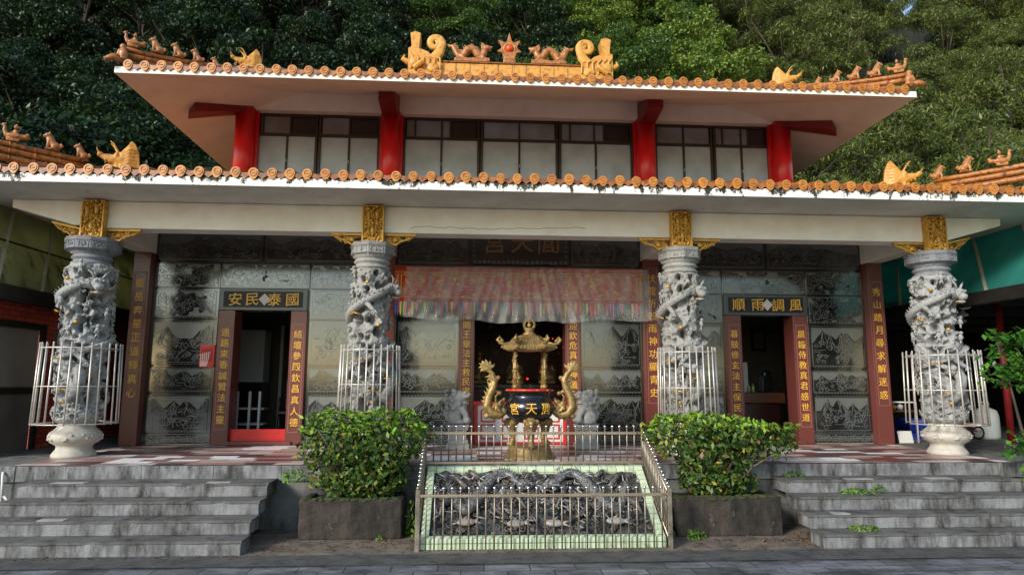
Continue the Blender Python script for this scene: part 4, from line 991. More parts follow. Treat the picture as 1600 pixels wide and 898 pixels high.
# stainless guards round the shafts
def guard(x, r, z0, z1, nb, a0, a1, label):
    t = thing('pillar_guard', label, 'guard rail', (x, 0, T), 0, 'steel guards around the dragon pillars')
    rings = MB(); n = 40
    for z, rr, w in ((z1-.06, r, .009), ((z0+z1)/2-.03, r*1.02, .008), (z0+.015, r*1.05, .009)):
        rings.tube([(x+rr*math.cos(a0+(a1-a0)*i/n), rr*math.sin(a0+(a1-a0)*i/n), z) for i in range(n+1)], w, 6)
    for k in range(4):
        a = a0+(a1-a0)*(k+.5)/4; rings.tube([(x+r*1.05*math.cos(a), r*1.05*math.sin(a), z0+.015), (x+.225*math.cos(a), .225*math.sin(a), z0+.03)], .008, 6)
    rings.build('guard_rings', MAT['cage'], t)
    b = MB(); b.tube([(r*1.05, 0, z0-T), (r, 0, z1-T)], [.0105, .0105], 7); b.ell((r, 0, z1-T), .011, None, 7, 5)
    p0 = b.build('guard_bar', MAT['cage'], None); p0.parent = t; p0.rotation_euler = (0, 0, a0)
    for i in range(1, nb):
        c = p0.copy(); COL.objects.link(c); c.parent = t; c.rotation_euler = (0, 0, a0+(a1-a0)*i/(nb-1))
guard(-5.85, .455, 1.13, 2.15, 24, -PI*1.02, PI*.72, 'flared steel guard of thin bars around the white dragon pillar at the far left')
guard(-2.12, .385, 1.20, 2.15, 24, -PI*1.02, PI*.72, 'steel bar guard around the grey dragon pillar behind the left hedge')
guard(2.19, .385, 1.14, 2.15, 24, -PI*1.02, PI*.72, 'steel bar guard around the grey dragon pillar behind the right hedge')
guard(5.85, .475, 1.12, 2.13, 24, -PI*1.02, PI*.72, 'steel bar guard around the white dragon pillar beside the teal roof')
# ------------------------------------------------------------------ stairs
def stair(x0, x1, label):
    t = thing('stone_staircase', label, 'steps', ((x0+x1)/2, -1.5, 0)); q = random.Random(int(x0*10))
    fr = [-2.10, -1.85, -1.60, -1.335]
    for k in range(4):
        z0, z1 = .144*k, .144*(k+1); b = MB(); b.box(x0, x1, fr[k], fr[k+1]+.02 if k < 3 else -.985, z0, z1-.024)
        s = b.build('step', MAT['step'], t, .006)
        b = MB(); xx = x0-.012                                 # worn nosing slabs with broken edges
        n = 26; top = []; 
        vs = []
        for i in range(n+1):
            u = xx+(x1-x0+.024)*i/n; e = fr[k]-.012+q.uniform(-.006, .006)+(.02 if q.random() < .06 else 0)
            vs += [(u, e, z1-.024), (u, e+q.uniform(0, .006), z1+q.uniform(-.003, .001)), (u, fr[k+1]-.001 if k < 3 else -.987, z1+.0), (u, fr[k+1]-.001 if k < 3 else -.987, z1-.024)]
        fs = []
        for i in range(n):
            o = 4*i
            for j in range(4): fs.append((o+j, o+(j+1) % 4, o+4+(j+1) % 4, o+4+j))
        fs += [(3, 2, 1, 0), (4*n, 4*n+1, 4*n+2, 4*n+3)]
        b.add(vs, fs, False); b.build('worn_nosing', MAT['tread'], s)
        if k in (1, 3):                                   # pale replacement slabs let into the treads
            for m in range(1+(k == 3)):
                px = x0+(x1-x0)*.5*m+q.uniform(.15, .75); b = MB(); b.box(px, px+q.uniform(.15, .42), fr[k]+.02, fr[k]+q.uniform(.10, .16), z1-.01, z1+.004); b.build('pale_slab', MAT['white_slab'], s)
    return t
MAT['white_slab'] = simple('pale_marble', '#aaa8a6', .5, c2='#8a8785', scale=7)
stair(-5.62, -2.99, 'weathered grey stone steps with bare treads, next to the white drain pipe')
stair(2.87, 5.72, 'weathered grey stone steps with tufts of weeds on the treads')
b = MB(); b.tube([(-5.98, -1.02, .34), (-5.99, -1.03, .62), (-6.01, -1.0, .66)], .014, 7); b.tube([(-5.96, -1.02, .40), (-5.90, -1.02, .34)], .012, 6)
tag(b.build('drain_pipe', MAT['white']), 'thin white pipe on the terrace wall left of the steps', 'pipe')
# ------------------------------------------------------------------ dragon relief with its pale green tiled border
t = thing('dragon_relief', 'sloping stone relief of two dragons framed by pale green tiles', 'relief', (0, -1.5, 0))
y0, z0, y1, z1, hx = -1.95, .085, -1.04, .685, 1.262
sl = (z1-z0)/(y1-y0); Zs = lambda y: z0+(y-y0)*sl
b = MB()
def slab(b, xa, xb, ya, yb, dz0, dz1):
    vs = [(x, y, Zs(y)+d) for d in (dz0, dz1) for y in (ya, yb) for x in (xa, xb)]
    b.add(vs, [(0, 2, 3, 1), (4, 5, 7, 6), (0, 1, 5, 4), (1, 3, 7, 5), (3, 2, 6, 7), (2, 0, 4, 6)], False)
slab(b, -hx, -hx+.085, y0, y1, -.03, .03); slab(b, hx-.085, hx, y0, y1, -.03, .03); slab(b, -hx+.085, hx-.085, y1-.05, y1, -.03, .029)
b.add([(-hx, y0-.035, .005), (hx, y0-.035, .005), (hx, y0-.035, z0+.025), (-hx, y0-.035, z0+.025), (-hx, y0+.03, .005), (hx, y0+.03, .005), (hx, y0+.03, z0+.045), (-hx, y0+.03, z0+.045)],
      [(0, 1, 2, 3), (3, 2, 6, 7), (1, 5, 6, 2), (4, 0, 3, 7), (5, 4, 7, 6), (4, 5, 1, 0)], False)
b.build('tiled_border', MAT['green_tile'], t, .005)
b = MB(); b.add([(-hx+.004, y0, .0), (hx-.004, y0, .0), (hx-.004, y1, .0), (-hx+.004, y1, .0), (-hx+.004, y0, z0-.045), (hx-.004, y0, z0-.045), (hx-.004, y1, z1-.045), (-hx+.004, y1, z1-.045)], [(3, 2, 1, 0), (4, 5, 6, 7), (0, 1, 5, 4), (1, 2, 6, 5), (2, 3, 7, 6), (3, 0, 4, 7)], False)
b.build('sloping_base', MAT['terrace'], t)
nx, ny = 150, 62; vs = []                                  # churned sea, carved
for j in range(ny+1):
    for i in range(nx+1):
        x = -hx+.08+(2*hx-.16)*i/nx; y = y0+.02+(y1-.04-y0-.02)*j/ny; n_ = noise.noise(Vector((x*5, y*7, 1)))
        w = .018*math.sin(26*y+3*math.sin(4*abs(x))+5*n_)+.022*noise.noise(Vector((x*14, y*14, 0)))+.025*n_
        vs.append((x, y, Zs(y)-.02+max(-.028, w)))
b = MB(); b.add(vs, [(j*(nx+1)+i, j*(nx+1)+i+1, (j+1)*(nx+1)+i+1, (j+1)*(nx+1)+i) for j in range(ny) for i in range(nx)], True); b.build('carved_sea', MAT['sea'], t)
for s in (-1, 1):                                          # two dragons facing the middle
    b = MB(); S = lambda x, y, d=.03: Vector((s*x, y, Zs(y)+d)); pts = []; n = 54
    for i in range(n+1):
        u = i/n; x = .20+.88*u+.08*math.sin(4*u); y = -1.42+.27*math.sin(6.6*u+.4)*(1-.25*u); pts.append(S(x, y, .028+.015*math.sin(13*u)))
    b.tube(pts, [.028+.034*math.sin(PI*min(1, .12+.88*i/n)) for i in range(n+1)], 9)
    for i in range(2, n-2):
        p = pts[i]; tg = (pts[i+1]-p).normalized(); sd_ = tg.cross(Vector((0, -.5, .86))).normalized(); b.tube([p+Vector((0, -.01, .03)), p+sd_*.05+Vector((0, -.01, .045))], [.014, .003], 4)
    b.build('dragon_body', MAT['scale_mosaic'], t)
    b = MB(); H = S(.17, -1.33, .05)
    b.ell(H, (.085, .07, .06)); b.ell(H+Vector((-s*.07, -.02, .0)), (.06, .045, .035)); b.ell(H+Vector((-s*.06, -.06, -.015)), (.05, .03, .02))
    for k in (0, 1):
        b.tube([H+Vector((s*.03, .03, .03)), H+Vector((s*(.12+.05*k), .10, .05+.03*k)), H+Vector((s*(.22+.05*k), .12-.06*k, .06))], [.02, .014, .004], 6)
        b.tube([H+Vector((-s*.08, -.03, 0)), H+Vector((-s*.03, -.14-.05*k, .02)), H+Vector((s*.08, -.20-.04*k, .02))], [.012, .009, .004], 5)
    b.build('dragon_head', MAT['scale_mosaic'], t)
    b = MB()
    for (lx, ly, ax, ay) in ((.30, -1.30, .16, -1.62), (.52, -1.60, .36, -1.74), (.80, -1.35, .95, -1.16), (.95, -1.50, 1.08, -1.70), (.66, -1.22, .78, -1.12)):
        p, k_ = S(lx, ly, .03), S(ax, ay, .035); m_ = (p+k_)/2+Vector((s*.05, .03, .03)); b.tube([p, m_, k_], [.032, .026, .016], 7)
        for f in (-1, 0, 1): b.tube([k_, k_+Vector((s*.03*f-.02*s, -.06, .01))], [.011, .003], 5)
    b.build('dragon_legs', MAT['foam'], t)
V_ = lambda *a: Vector(a)
MAT['sliver'] = m_relief('pale_mosaic', ['#c9c4ba', '#8fa0a8', '#b59a8c', '#d2cfc8'], 20)
q = random.Random(3); b = MB()
for i in range(260):
    x, y = q.uniform(-hx+.12, hx-.12), q.uniform(y0+.08, y1-.08); r = q.uniform(.02, .05); d = q.uniform(.0, .03)
    c = [Vector((px, y+(pz), Zs(y+pz)+d)) for px, pz in curl(x, 0, r, 1.1, q.uniform(0, 6), q.choice((-1, 1)), 9)]; b.tube(c, q.uniform(.006, .012), 5)
tag(b.build('wave_crests', MAT['foam'], t), kind='stuff')
b = MB()
for i in range(150):
    x, y = q.uniform(-hx+.12, hx-.12), q.uniform(y0+.08, y1-.08); a, L = q.uniform(0, PI), q.uniform(.03, .11); c = V_(x, y, Zs(y)+q.uniform(.02, .05))
    b.tube([c, c+V_(L*math.cos(a), L*math.sin(a)*.8, .01+L*math.sin(a)*.8*sl)], [q.uniform(.006, .013), .003], 5)
tag(b.build('mosaic_slivers', MAT['sliver'], t), kind='stuff')
for x, y, a in ((-.28, -1.80, .2), (.12, -1.80, -.25), (.78, -1.78, -.15), (-.80, -1.78, .3)):
    b = MB(); c = Vector((x, y, Zs(y)+.035)); rot = Matrix.Rotation(a, 3, 'Z') @ Matrix.Rotation(math.atan(sl), 3, 'X')
    b.ell(c, (.105, .045, .03), rot); b.tube([c+rot @ Vector((.09, 0, 0)), c+rot @ Vector((.17, .05, 0))], [.02, .004], 5); b.tube([c+rot @ Vector((.09, 0, 0)), c+rot @ Vector((.17, -.04, 0))], [.02, .004], 5); b.tube([c+rot @ Vector((-.02, .03, 0)), c+rot @ Vector((.04, .09, .01))], [.02, .004], 5)
    b.build('leaping_fish', MAT['fish'], t)
# ------------------------------------------------------------------ steel fence round the relief
t = thing('steel_fence', 'stainless fence of slim knobbed bars around the dragon relief', 'fence', (0, -1.5, 0))
FX, FY0, FY1 = 1.29, -2.03, -.955
def fbar(x, y, za, zb, par, cache={}):
    key = round(zb-za, 2)
    if key not in cache:
        b = MB(); b.tube([(0, 0, 0), (0, 0, zb-za)], .0085, 7); me = b.mesh('fence_bar'); me.materials.append(MAT['bar'])
        k = MB(); k.ell((0, 0, 0), .0165, None, 10, 7); km = k.mesh('bar_knob'); km.materials.append(MAT['knob']); cache[key] = (me, km)
    me, km = cache[key]; o = link('fence_bar', me, par); o.location = Vector((x, y, za))-wloc(par)
    k = link('bar_knob', km, o); k.location = (0, 0, zb-za+.008)
nF, nR, nS = 29, 30, 17
for i in range(nF): x = -FX+.085+(2*FX-.17)*i/(nF-1); fbar(x, FY0, .02, .605, t)
for i in range(nR): x = -FX+.0+(2*FX)*i/(nR-1); fbar(x, FY1, T+.03, T+.43, t)
for s in (-1, 1):
    for i in range(1, nS):
        u = i/nS; y = FY0+(FY1-FY0)*u; zb = .60+(T+.43-.60)*u; fbar(s*FX, y, max(.02, .02+.66*u-.02), zb, t)
rl = MB(); rl.box(-FX-.02, FX+.02, FY0-.016, FY0+.016, .525, .553); rl.build('front_rail', MAT['rail'], t, .004)
rl = MB(); rl.box(-FX-.02, FX+.02, FY1-.016, FY1+.016, T+.345, T+.373); rl.build('rear_rail', MAT['rail'], t, .004)
rl = MB(); rl.box(-FX-.02, FX+.02, FY1-.016, FY1+.016, T+.004, T+.032); rl.build('rear_foot_rail', MAT['rail'], t, .004)
for s in (-1, 1):
    rl = MB(); rl.tube([(s*FX, FY0+.016, .54), (s*FX, FY1-.016, T+.359)], .014, 6); rl.build('side_rail', MAT['rail'], t)
    rl = MB(); rl.tube([(s*FX, FY0+.016, .07), (s*FX, FY1-.016, T-.02)], .013, 6); rl.build('side_foot_rail', MAT['rail'], t)
    rl = MB(); rl.box(s*FX-.022, s*FX+.022, FY0-.018, FY0+.018, .0, .60); rl.ell((s*FX, FY0, .615), .02); rl.build('corner_post', MAT['bar'], t, .003)
# ------------------------------------------------------------------ planters and clipped shrubs
def planter(x0, x1, y0, y1, h, label):
    t = thing('planter', label, 'planter', ((x0+x1)/2, (y0+y1)/2, 0)); b = MB(); n = 22; q = random.Random(int(x0*9))
    def wall(xa, xb, ya, yb):
        vs = []; m = 14
        for k in range(5):
            for i in range(m+1):
                u = i/m; vs.append((xa+(xb-xa)*u, ya, h*k/4+(q.uniform(-.012, .012) if k == 4 else 0)))
        return vs
    b.box(x0, x1, y0, y0+.09, 0, h); b.box(x0, x0+.09, y0+.09, y1, 0, h-.004); b.box(x1-.09, x1, y0+.09, y1, 0, h-.003)
    me = b.build('planter_box', MAT['planter'], t, .018)
    sub = me.modifiers.new('s', 'SUBSURF'); sub.subdivision_type = 'SIMPLE'; sub.levels = sub.render_levels = 4
    tx = bpy.data.textures.new('rough', 'CLOUDS'); tx.noise_scale = .12; d = me.modifiers.new('d', 'DISPLACE'); d.texture = tx; d.strength = .03; d.mid_level = .5; d.texture_coords = 'LOCAL'
    b = MB(); b.box(x0+.09, x1-.09, y0+.09, y1, 0, h-.03); b.build('soil', MAT['soil'], t)
    b = MB()
    for i in range(60): b.ell((q.uniform(x0+.03, x1-.03), y0+q.uniform(.02, .10), h+q.uniform(-.02, .004)), (q.uniform(.03, .07), .05, .016), None, 7, 5)
    b.build('moss', MAT['moss'], t)
planter(-2.60, -1.50, -1.50, -1.0, .42, 'mossy concrete planter box between the bare steps and the fence')
planter(1.52, 2.72, -1.52, -1.0, .42, 'mossy concrete planter box between the fence and the weedy steps')
def shrub(name, label, boxes, trunk, n, seed, leaf=.070, new=.0):
    """clipped bush: leaves massed near the faces of overlapping rounded boxes, twigs inside"""
    rng = np.random.default_rng(seed); c0 = Vector(trunk); t = thing(name, label, 'shrub', trunk)
    vol = np.array([b[3]*b[4]*b[5] for b in boxes])**(2/3); k = (n*vol/vol.sum()).astype(int); P, N = [], []
    for (cx, cy, cz, rx, ry, rz), m in zip(boxes, k):
        d = rng.normal(size=(m, 3)); d /= (np.abs(d)**3.6).sum(1)[:, None]**(1/3.6); u = rng.uniform(0, 1, m)
        r = np.where(u < .62, rng.uniform(.86, 1.05, m), rng.uniform(.4, .9, m))
        lump = np.array([noise.noise(Vector((q[0]*2.6+cx*3, q[1]*2.6, q[2]*2.6+seed))) for q in d]); r = r*(1+.24*lump)
        keep = np.array([noise.noise(Vector((q[0]*4.2+9, q[1]*4.2, q[2]*4.2+cx))) for q in d]) > -.26
        p = np.array([cx, cy, cz])+d*r[:, None]*np.array([rx, ry, rz]); P.append(p[keep]); N.append(d[keep]*.8+np.array([0, -.25, .45]))
    P = np.concatenate(P)-np.array(trunk); N = np.concatenate(N)
    link('foliage', leaf_mesh('foliage', P, N, leaf, MAT['leaf_shrub'], rng, .5, 0, .8), t)
    top = P[:, 2] > np.quantile(P[:, 2], .80); sel = P[top][rng.permutation(top.sum())[:int(n*.10)]]
    ys = link('young_shoots', leaf_mesh('young_shoots', sel+np.array([0, 0, .015]), np.tile([0, -.3, .8], (len(sel), 1)), leaf*1.05, MAT['leaf_new'], rng, .45, -.8, .6), t)
    ys['kind'] = 'stuff'
    b = MB(); q = random.Random(seed)
    for i in range(64):
        bx = boxes[q.randrange(len(boxes))]; e = Vector((bx[0]+q.uniform(-.85, .85)*bx[3], bx[1]+q.uniform(-.9, .5)*bx[4], bx[2]+q.uniform(-.6, .7)*bx[5])); s = c0+Vector((q.uniform(-.15, .15), q.uniform(-.08, .08), -.02))
        m = s.lerp(e, .5)+Vector((q.uniform(-.08, .08), q.uniform(-.06, .06), .05)); b.tube([s, m, e], [.014, .009, .003], 5)
    b.build('twigs', MAT['twig'], t); return t
shrub('clipped_shrub', 'rounded dense green shrub in the planter beside the bare steps', [(-1.97, -1.22, 1.06, .70, .40, .28), (-2.15, -1.22, .85, .40, .32, .32), (-1.85, -1.24, .74, .36, .30, .30), (-2.0, -1.22, .58, .42, .26, .16)], (-2.0, -1.2, .40), 7000, 3)
shrub('clipped_shrub', 'spreading flat topped green shrub in the planter beside the weedy steps', [(1.92, -1.22, 1.07, .62, .40, .23), (2.38, -1.22, 1.02, .62, .40, .20), (2.05, -1.24, .76, .38, .30, .25), (2.1, -1.24, .55, .42, .26, .12)], (2.08, -1.2, .40), 6400, 8)
def weed(name, label, x, y, z, r, h, n, seed, leaf=.035, mat='weed', cat='weed'):
    rng = np.random.default_rng(seed); d = rng.normal(size=(n, 3)); d /= np.linalg.norm(d, axis=1)[:, None]; d[:, 2] = np.abs(d[:, 2])
    p = d*rng.uniform(.3, 1, n)[:, None]**.5*np.array([r, r*.6, h]); o = link(name, leaf_mesh(name, p, d+np.array([0, -.3, .5]), leaf, MAT[mat], rng, .45, 0, .6), None); o.location = (x, y, z); return tag(o, label, cat)
weed('weed_tuft', 'low green weed tuft on the lowest right step', 3.42, -1.90, .144, .20, .05, 170, 1)
weed('weed_tuft', 'spreading weeds on the second highest right step', 3.66, -1.39, .432, .20, .06, 170, 2)
weed('weed_tuft', 'small upright weed on the second highest right step', 3.95, -1.37, .432, .10, .11, 80, 3)
weed('weed_tuft', 'patch of weeds against the terrace on the top right step', 3.10, -1.05, .576, .16, .07, 120, 4)
weed('seedling', 'young green seedling at the foot of the right planter', 1.70, -1.62, .0, .12, .12, 70, 5, .05)
weed('seedling', 'leafy weed growing between the fence and the right planter', 1.42, -1.45, .0, .10, .42, 90, 6, .06)
weed('seedling', 'leafy weed growing between the left planter and the fence', -1.40, -1.35, .0, .09, .42, 80, 7, .055)
weed('seedling', 'small plant reaching out at the left of the left planter', -2.72, -1.25, .58, .18, .14, 90, 8, .06)
weed('weed_tuft', 'little weed at the foot of the left planter', -1.72, -1.56, 0, .06, .07, 40, 9, .03)
weed('weed_tuft', 'moss tuft under the rear fence rail left of the burner', -.33, -1.0, T-.02, .09, .03, 80, 10, .02)
weed('weed_tuft', 'moss tuft under the rear fence rail right of the burner', .40, -1.0, T-.02, .06, .03, 60, 11, .02)
weed('weed_tuft', 'weeds under the rear fence rail at its right end', 1.05, -1.0, T-.02, .07, .03, 60, 12, .02)
rng = np.random.default_rng(77); m = 420; X = np.concatenate([rng.uniform(-2.9, -1.3, m//3), rng.uniform(1.35, 3.0, m//3), rng.uniform(-5.6, -2.9, m//6), rng.normal(2.85, .12, m//6)])
Y = np.concatenate([rng.normal(-1.75, .16, m//3), rng.normal(-1.80, .18, m//3), rng.normal(-2.17, .03, m//6), rng.normal(-1.7, .2, m//6)])
MAT['dead_leaf'] = m_leaf('fallen_leaf', '#5a3a20', '#7a4f2a', '#9a6a3a', .7, .1)
tag(link('fallen_leaves', leaf_mesh('fallen_leaves', np.stack([X, Y, np.full(len(X), .012)], 1), np.tile([0, 0, 1.], (len(X), 1)), .035, MAT['dead_leaf'], rng, .5, 0, .25)), 'scattered dry brown leaves on the ground by the planters', 'fallen leaves', kind='stuff')
# ------------------------------------------------------------------ glazed figures on the roof ridges
def V(*a): return Vector(a)
def sitting_beast(seed=0):
    """seated lion-dog facing -x, about 0.3 m tall, base at the origin"""
    b = MB()
    b.ell((.05, 0, .075), (.075, .055, .07)); b.tube([(.04, 0, .08), (-.02, 0, .15), (-.045, 0, .21)], [.062, .058, .045], 10); b.ell((-.06, 0, .245), (.05, .045, .045)); b.ell((-.10, 0, .232), (.03, .03, .024)); b.ell((-.105, 0, .213), (.022, .024, .012))
    for s in (-1, 1):
        b.tube([(-.035, s*.035, .15), (-.05, s*.038, .07), (-.045, s*.038, .01)], [.026, .02, .02], 8); b.ell((-.06, s*.038, .012), (.03, .02, .014))
        b.ell((.05, s*.05, .05), (.05, .028, .045)); b.ell((.01, s*.055, .014), (.035, .02, .014)); b.tube([(-.035, s*.03, .27), (-.03, s*.045, .31)], [.018, .006], 6)
        b.ell((-.085, s*.026, .256), .012)
    b.tube([(.11, 0, .05), (.145, 0, .09), (.13, 0, .14)], [.025, .028, .01], 8)
    for k in range(5): b.tube([(-.03+.012*k, 0, .255-.025*k), (.0+.014*k, 0, .25-.02*k)], [.03, .012], 6)
    b.obox((.02, 0, .004), (.20, .10, .018)); return b
def rider():
    """immortal riding a phoenix, facing -x"""
    b = MB()
    b.ell((0, 0, .09), (.13, .05, .055)); b.tube([(-.09, 0, .10), (-.13, 0, .18), (-.125, 0, .25)], [.042, .032, .026], 9); b.ell((-.14, 0, .275), (.034, .028, .03)); b.tube([(-.16, 0, .275), (-.20, 0, .265)], [.014, .004], 6); b.tube([(-.13, 0, .29), (-.11, 0, .325)], [.012, .004], 5)
    b.tube([(.09, 0, .09), (.17, 0, .10), (.21, 0, .16)], [.05, .05, .02], 8)
    for s in (-1, 1): b.ell((.01, s*.05, .10), (.09, .018, .045))
    b.tube([(.03, 0, .12), (.03, 0, .20)], [.045, .04], 9); b.ell((.025, 0, .255), (.034, .032, .036)); b.ell((.03, 0, .293), (.02, .02, .018)); b.tube([(.02, 0, .2), (-.03, .03, .17), (-.06, .01, .17)], [.018, .014, .01], 6)
    b.obox((0, 0, .025), (.18, .09, .05)); return b
def dragon_head():
    """open-jawed dragon head swallowing the ridge: snout to -x, tall fan of mane to +x"""
    b = MB()
    b.prism([(.02, -.05), (.24, -.06), (.27, .10), (.25, .24), (.20, .33), (.155, .36), (.10, .30), (.05, .25), (.0, .20), (-.03, .10)], -.06, .06)
    b.tube([(.05, 0, .14), (-.08, 0, .15), (-.20, 0, .17)], [.085, .065, .03], 10, flat=.8); b.ell((-.215, 0, .185), (.04, .04, .03)); b.tube([(.04, 0, .05), (-.08, 0, .045), (-.17, 0, .03)], [.06, .04, .018], 9, flat=.9)
    for s in (-1, 1):
        b.ell((-.02, s*.055, .19), (.03, .025, .026)); b.tube([(-.0, s*.04, .22), (-.06, s*.06, .30), (-.11, s*.06, .33)], [.018, .013, .006], 6)
        for k in range(7): b.tube([(.03, s*.058, .02+.03*k), (.13, s*.075, .05+.036*k), (.235, s*.06, .06+.035*k)], [.016, .018, .006], 6)
        b.tube([(-.19, s*.03, .18), (-.25, s*.05, .22), (-.27, s*.04, .28)], [.011, .009, .005], 5)
        for k in range(3): b.tube([(-.15+.05*k, s*.03, .13), (-.15+.05*k, s*.03, .095)], [.012, .004], 5)
    b.ell((.12, 0, -.03), (.14, .075, .07)); return b
ME_B = None
def fig(proto, name, label, cat, group, x, y, z, face, sc):
    """face = -1 looks to the left (-x), +1 mirrored turn"""
    return dup(proto, (x, y, z), 0 if face < 0 else PI, label, group, sc)
def place_figs():
    bo = sculpt(sitting_beast(), 'ridge_beast', MAT['beast'], None, .0085, 2); tag(bo, 'x', 'roof figure')
    ro = sculpt(rider(), 'phoenix_rider', MAT['beast'], None, .0085, 2); tag(ro, 'x', 'roof figure')
    ho = sculpt(dragon_head(), 'dragon_head_ornament', MAT['ridge'], None, .0095, 2); tag(ho, 'x', 'roof figure')
    used = set()
    def put(o, *a):
        nonlocal used
        lab, x, y, z, rz, sc = a
        if o.name not in used:
            used.add(o.name); o.location = (x, y, z); o.rotation_euler = (0, 0, rz); o.scale = sc if isinstance(sc, tuple) else (sc,)*3; o['label'] = lab; o['group'] = 'glazed figures on the roof ridges'; return
        dup(o, (x, y, z), rz, lab, 'glazed figures on the roof ridges', sc)
    for s, side in ((-1, 'left'), (1, 'right')):
        rz = (PI/4*.55 if s < 0 else PI-PI/4*.55)
        hz = lambda t: ZU+.06+.365*t+.10*max(0, 1-t/.9)**2
        rows = [('beast', .31, .145, .76, 'largest seated orange beast beside the phoenix rider on the upper %s ridge' % side), ('beast', .51, .14, .72, 'second seated orange beast from the rider on the upper %s ridge' % side),
                ('beast', .70, .12, .66, 'third seated orange beast from the rider on the upper %s ridge' % side), ('beast', .90, .055, .60, 'smallest orange beast, nearest the dragon head on the upper %s ridge' % side)]
        for _, t, dz, sc, lab in rows: put(bo, lab, s*(5.56-t), YV+.02+t, hz(t)+dz, rz, sc)
        t = .10; put(ro, 'immortal riding a phoenix at the very tip of the upper %s ridge' % side, s*(5.56-t), YV+.02+t, hz(t)+.15, rz, .70)
        t = 1.22; put(ho, 'orange dragon head with swept mane on the upper %s hip ridge' % side, s*(5.56-t), YV+.02+t, hz(t)+.06, rz, (.88, .9, 1.08))
        hz2 = lambda t: ZL+.16+.125*t+.20*max(0, 1-t/1.7)**1.5
        for t, dz, sc, lab in ((.92, .235, .82, 'seated orange beast beside the phoenix rider on the lower %s ridge' % side), (1.17, .195, .74, 'small seated orange beast next to the dragon head on the lower %s ridge' % side)):
            put(bo, lab, s*(7.45-t), YE+.05+t, hz2(t)+dz, rz, sc)
        t = .62; put(ro, 'immortal riding a phoenix on the lower %s ridge at the edge of view' % side, s*(7.45-t), YE+.05+t, hz2(t)+.235, rz, .78)
        t = 1.50; put(ho, 'orange dragon head with swept mane on the lower %s hip ridge' % side, s*(7.45-t), YE+.05+t, hz2(t)+.08, rz, (1.05, 1.05, 1.42))
        # small guardian at the eave corner under the rider
        b = MB(); b.ell((0, 0, .07), (.055, .05, .08)); b.ell((-.01, 0, .17), (.042, .04, .045)); b.tube([(-.03, .03, .12), (-.06, .03, .04)], [.022, .018], 7); b.tube([(-.03, -.03, .12), (-.06, -.03, .04)], [.022, .018], 7); b.ell((0, 0, .0), (.07, .06, .03))
        g_ = sculpt(b, 'corner_guardian', MAT['beast'], None, .009, 2); g_.location = (s*5.50, YV-.02, ZU+.085); g_.rotation_euler = (0, 0, 0 if s < 0 else PI)
        tag(g_, 'small crouching glazed guardian under the rider at the upper %s eave corner' % side, 'roof figure', 'glazed figures on the roof ridges')
    # two running dragons and the flaming pearl on the main ridge
    for s, side in ((-1, 'left'), (1, 'right')):
        b = MB(); pts = [(.52, .02, .30), (.46, .0, .33), (.40, 0, .22), (.33, 0, .10), (.24, 0, .08), (.17, 0, .20), (.08, 0, .27), (-.02, 0, .25), (-.09, 0, .14), (-.15, 0, .09), (-.21, 0, .15), (-.23, 0, .24)]
        b.tube(pts, [.02, .045, .06, .07, .08, .085, .088, .088, .085, .08, .075, .065], 10)
        for i in range(22):
            u = i/21*(len(pts)-3)+1; k = int(u); p = V(*pts[k]).lerp(V(*pts[k+1]), u-k); t = (V(*pts[k+1])-V(*pts[k])).normalized(); n_ = V(-t.z, 0, t.x)*(-1); n_ = n_ if n_.z > -.2 else -n_
            b.tube([p+n_*.05, p+n_*.145+V(.02, 0, 0)], [.03, .005], 5)
        b.ell((-.27, 0, .285), (.10, .075, .075)); b.tube([(-.28, 0, .29), (-.38, 0, .31)], [.06, .034], 8); b.tube([(-.27, 0, .26), (-.37, 0, .235)], [.045, .018], 7); b.ell((-.385, 0, .325), (.022, .03, .02))
        for k in (-1, 1):
            b.tube([(-.25, k*.03, .32), (-.19, k*.05, .38), (-.13, k*.05, .39)], [.02, .014, .005], 6)
            for m in range(4): b.tube([(-.23, k*.04, .25+.025*m), (-.13, k*.06, .27+.03*m)], [.022, .004], 5)
            b.tube([(-.12, k*.04, .14), (-.20, k*.07, .06), (-.26, k*.07, .03)], [.035, .026, .02], 7); b.tube([(.30, k*.04, .11), (.24, k*.07, .06), (.20, k*.07, .02)], [.035, .026, .02], 7)
        for m in range(4): b.tube([(.47, 0, .32), (.56+.02*m, 0, .28+.035*m)], [.028, .004], 5)
        b.prism([(-.34, -.05), (.42, -.05), (.41, .03), (.28, .055), (.10, .03), (-.06, .05), (-.20, .035), (-.34, .05)], -.08, .08)
        st = 0
        if s > 0:
            for i in range(len(b.v)): b.v[i] = (-b.v[i][0], b.v[i][1], b.v[i][2])
            b.f = [f[::-1] for f in b.f]
        for i in range(len(b.v)): b.v[i] = (-b.v[i][0], b.v[i][1], b.v[i][2])
        b.f = [f[::-1] for f in b.f]
        o = sculpt(b, 'running_dragon', MAT['beast'], None, .013, 2); o.location = (-.80 if s < 0 else .74, YR, 8.325); o.scale = (.98, 1, .98)
        tag(o, 'orange running dragon on the main ridge, %s of the flaming pearl' % side, 'roof figure', 'running dragons on the main ridge')
    t = thing('flaming_pearl', 'red pearl in a crown of flames at the centre of the main ridge', 'roof figure', (-.055, YR, 8.30))
    b = MB(); fl = []
    n = 60
    for i in range(n):
        a = -PI/2+2*PI*i/n; up = max(0, math.sin(a)*.5+.5); k = abs(math.sin(3.5*(a-PI/2))); k = 1-k; r = .175+(.16*k**1.6)*(.35+.85*up); fl.append((r*math.cos(a)*.98, .30+r*math.sin(a)*1.02))
    b.prism(fl, -.04, .04); b.prism([(-.13, -.02), (.13, -.02), (.12, .10), (.15, .16), (.10, .22), (-.10, .22), (-.15, .16), (-.12, .10)], -.07, .07)
    for v in range(len(b.v)): x, y, z = b.v[v]; b.v[v] = (x-.055, y+YR, z+8.30)
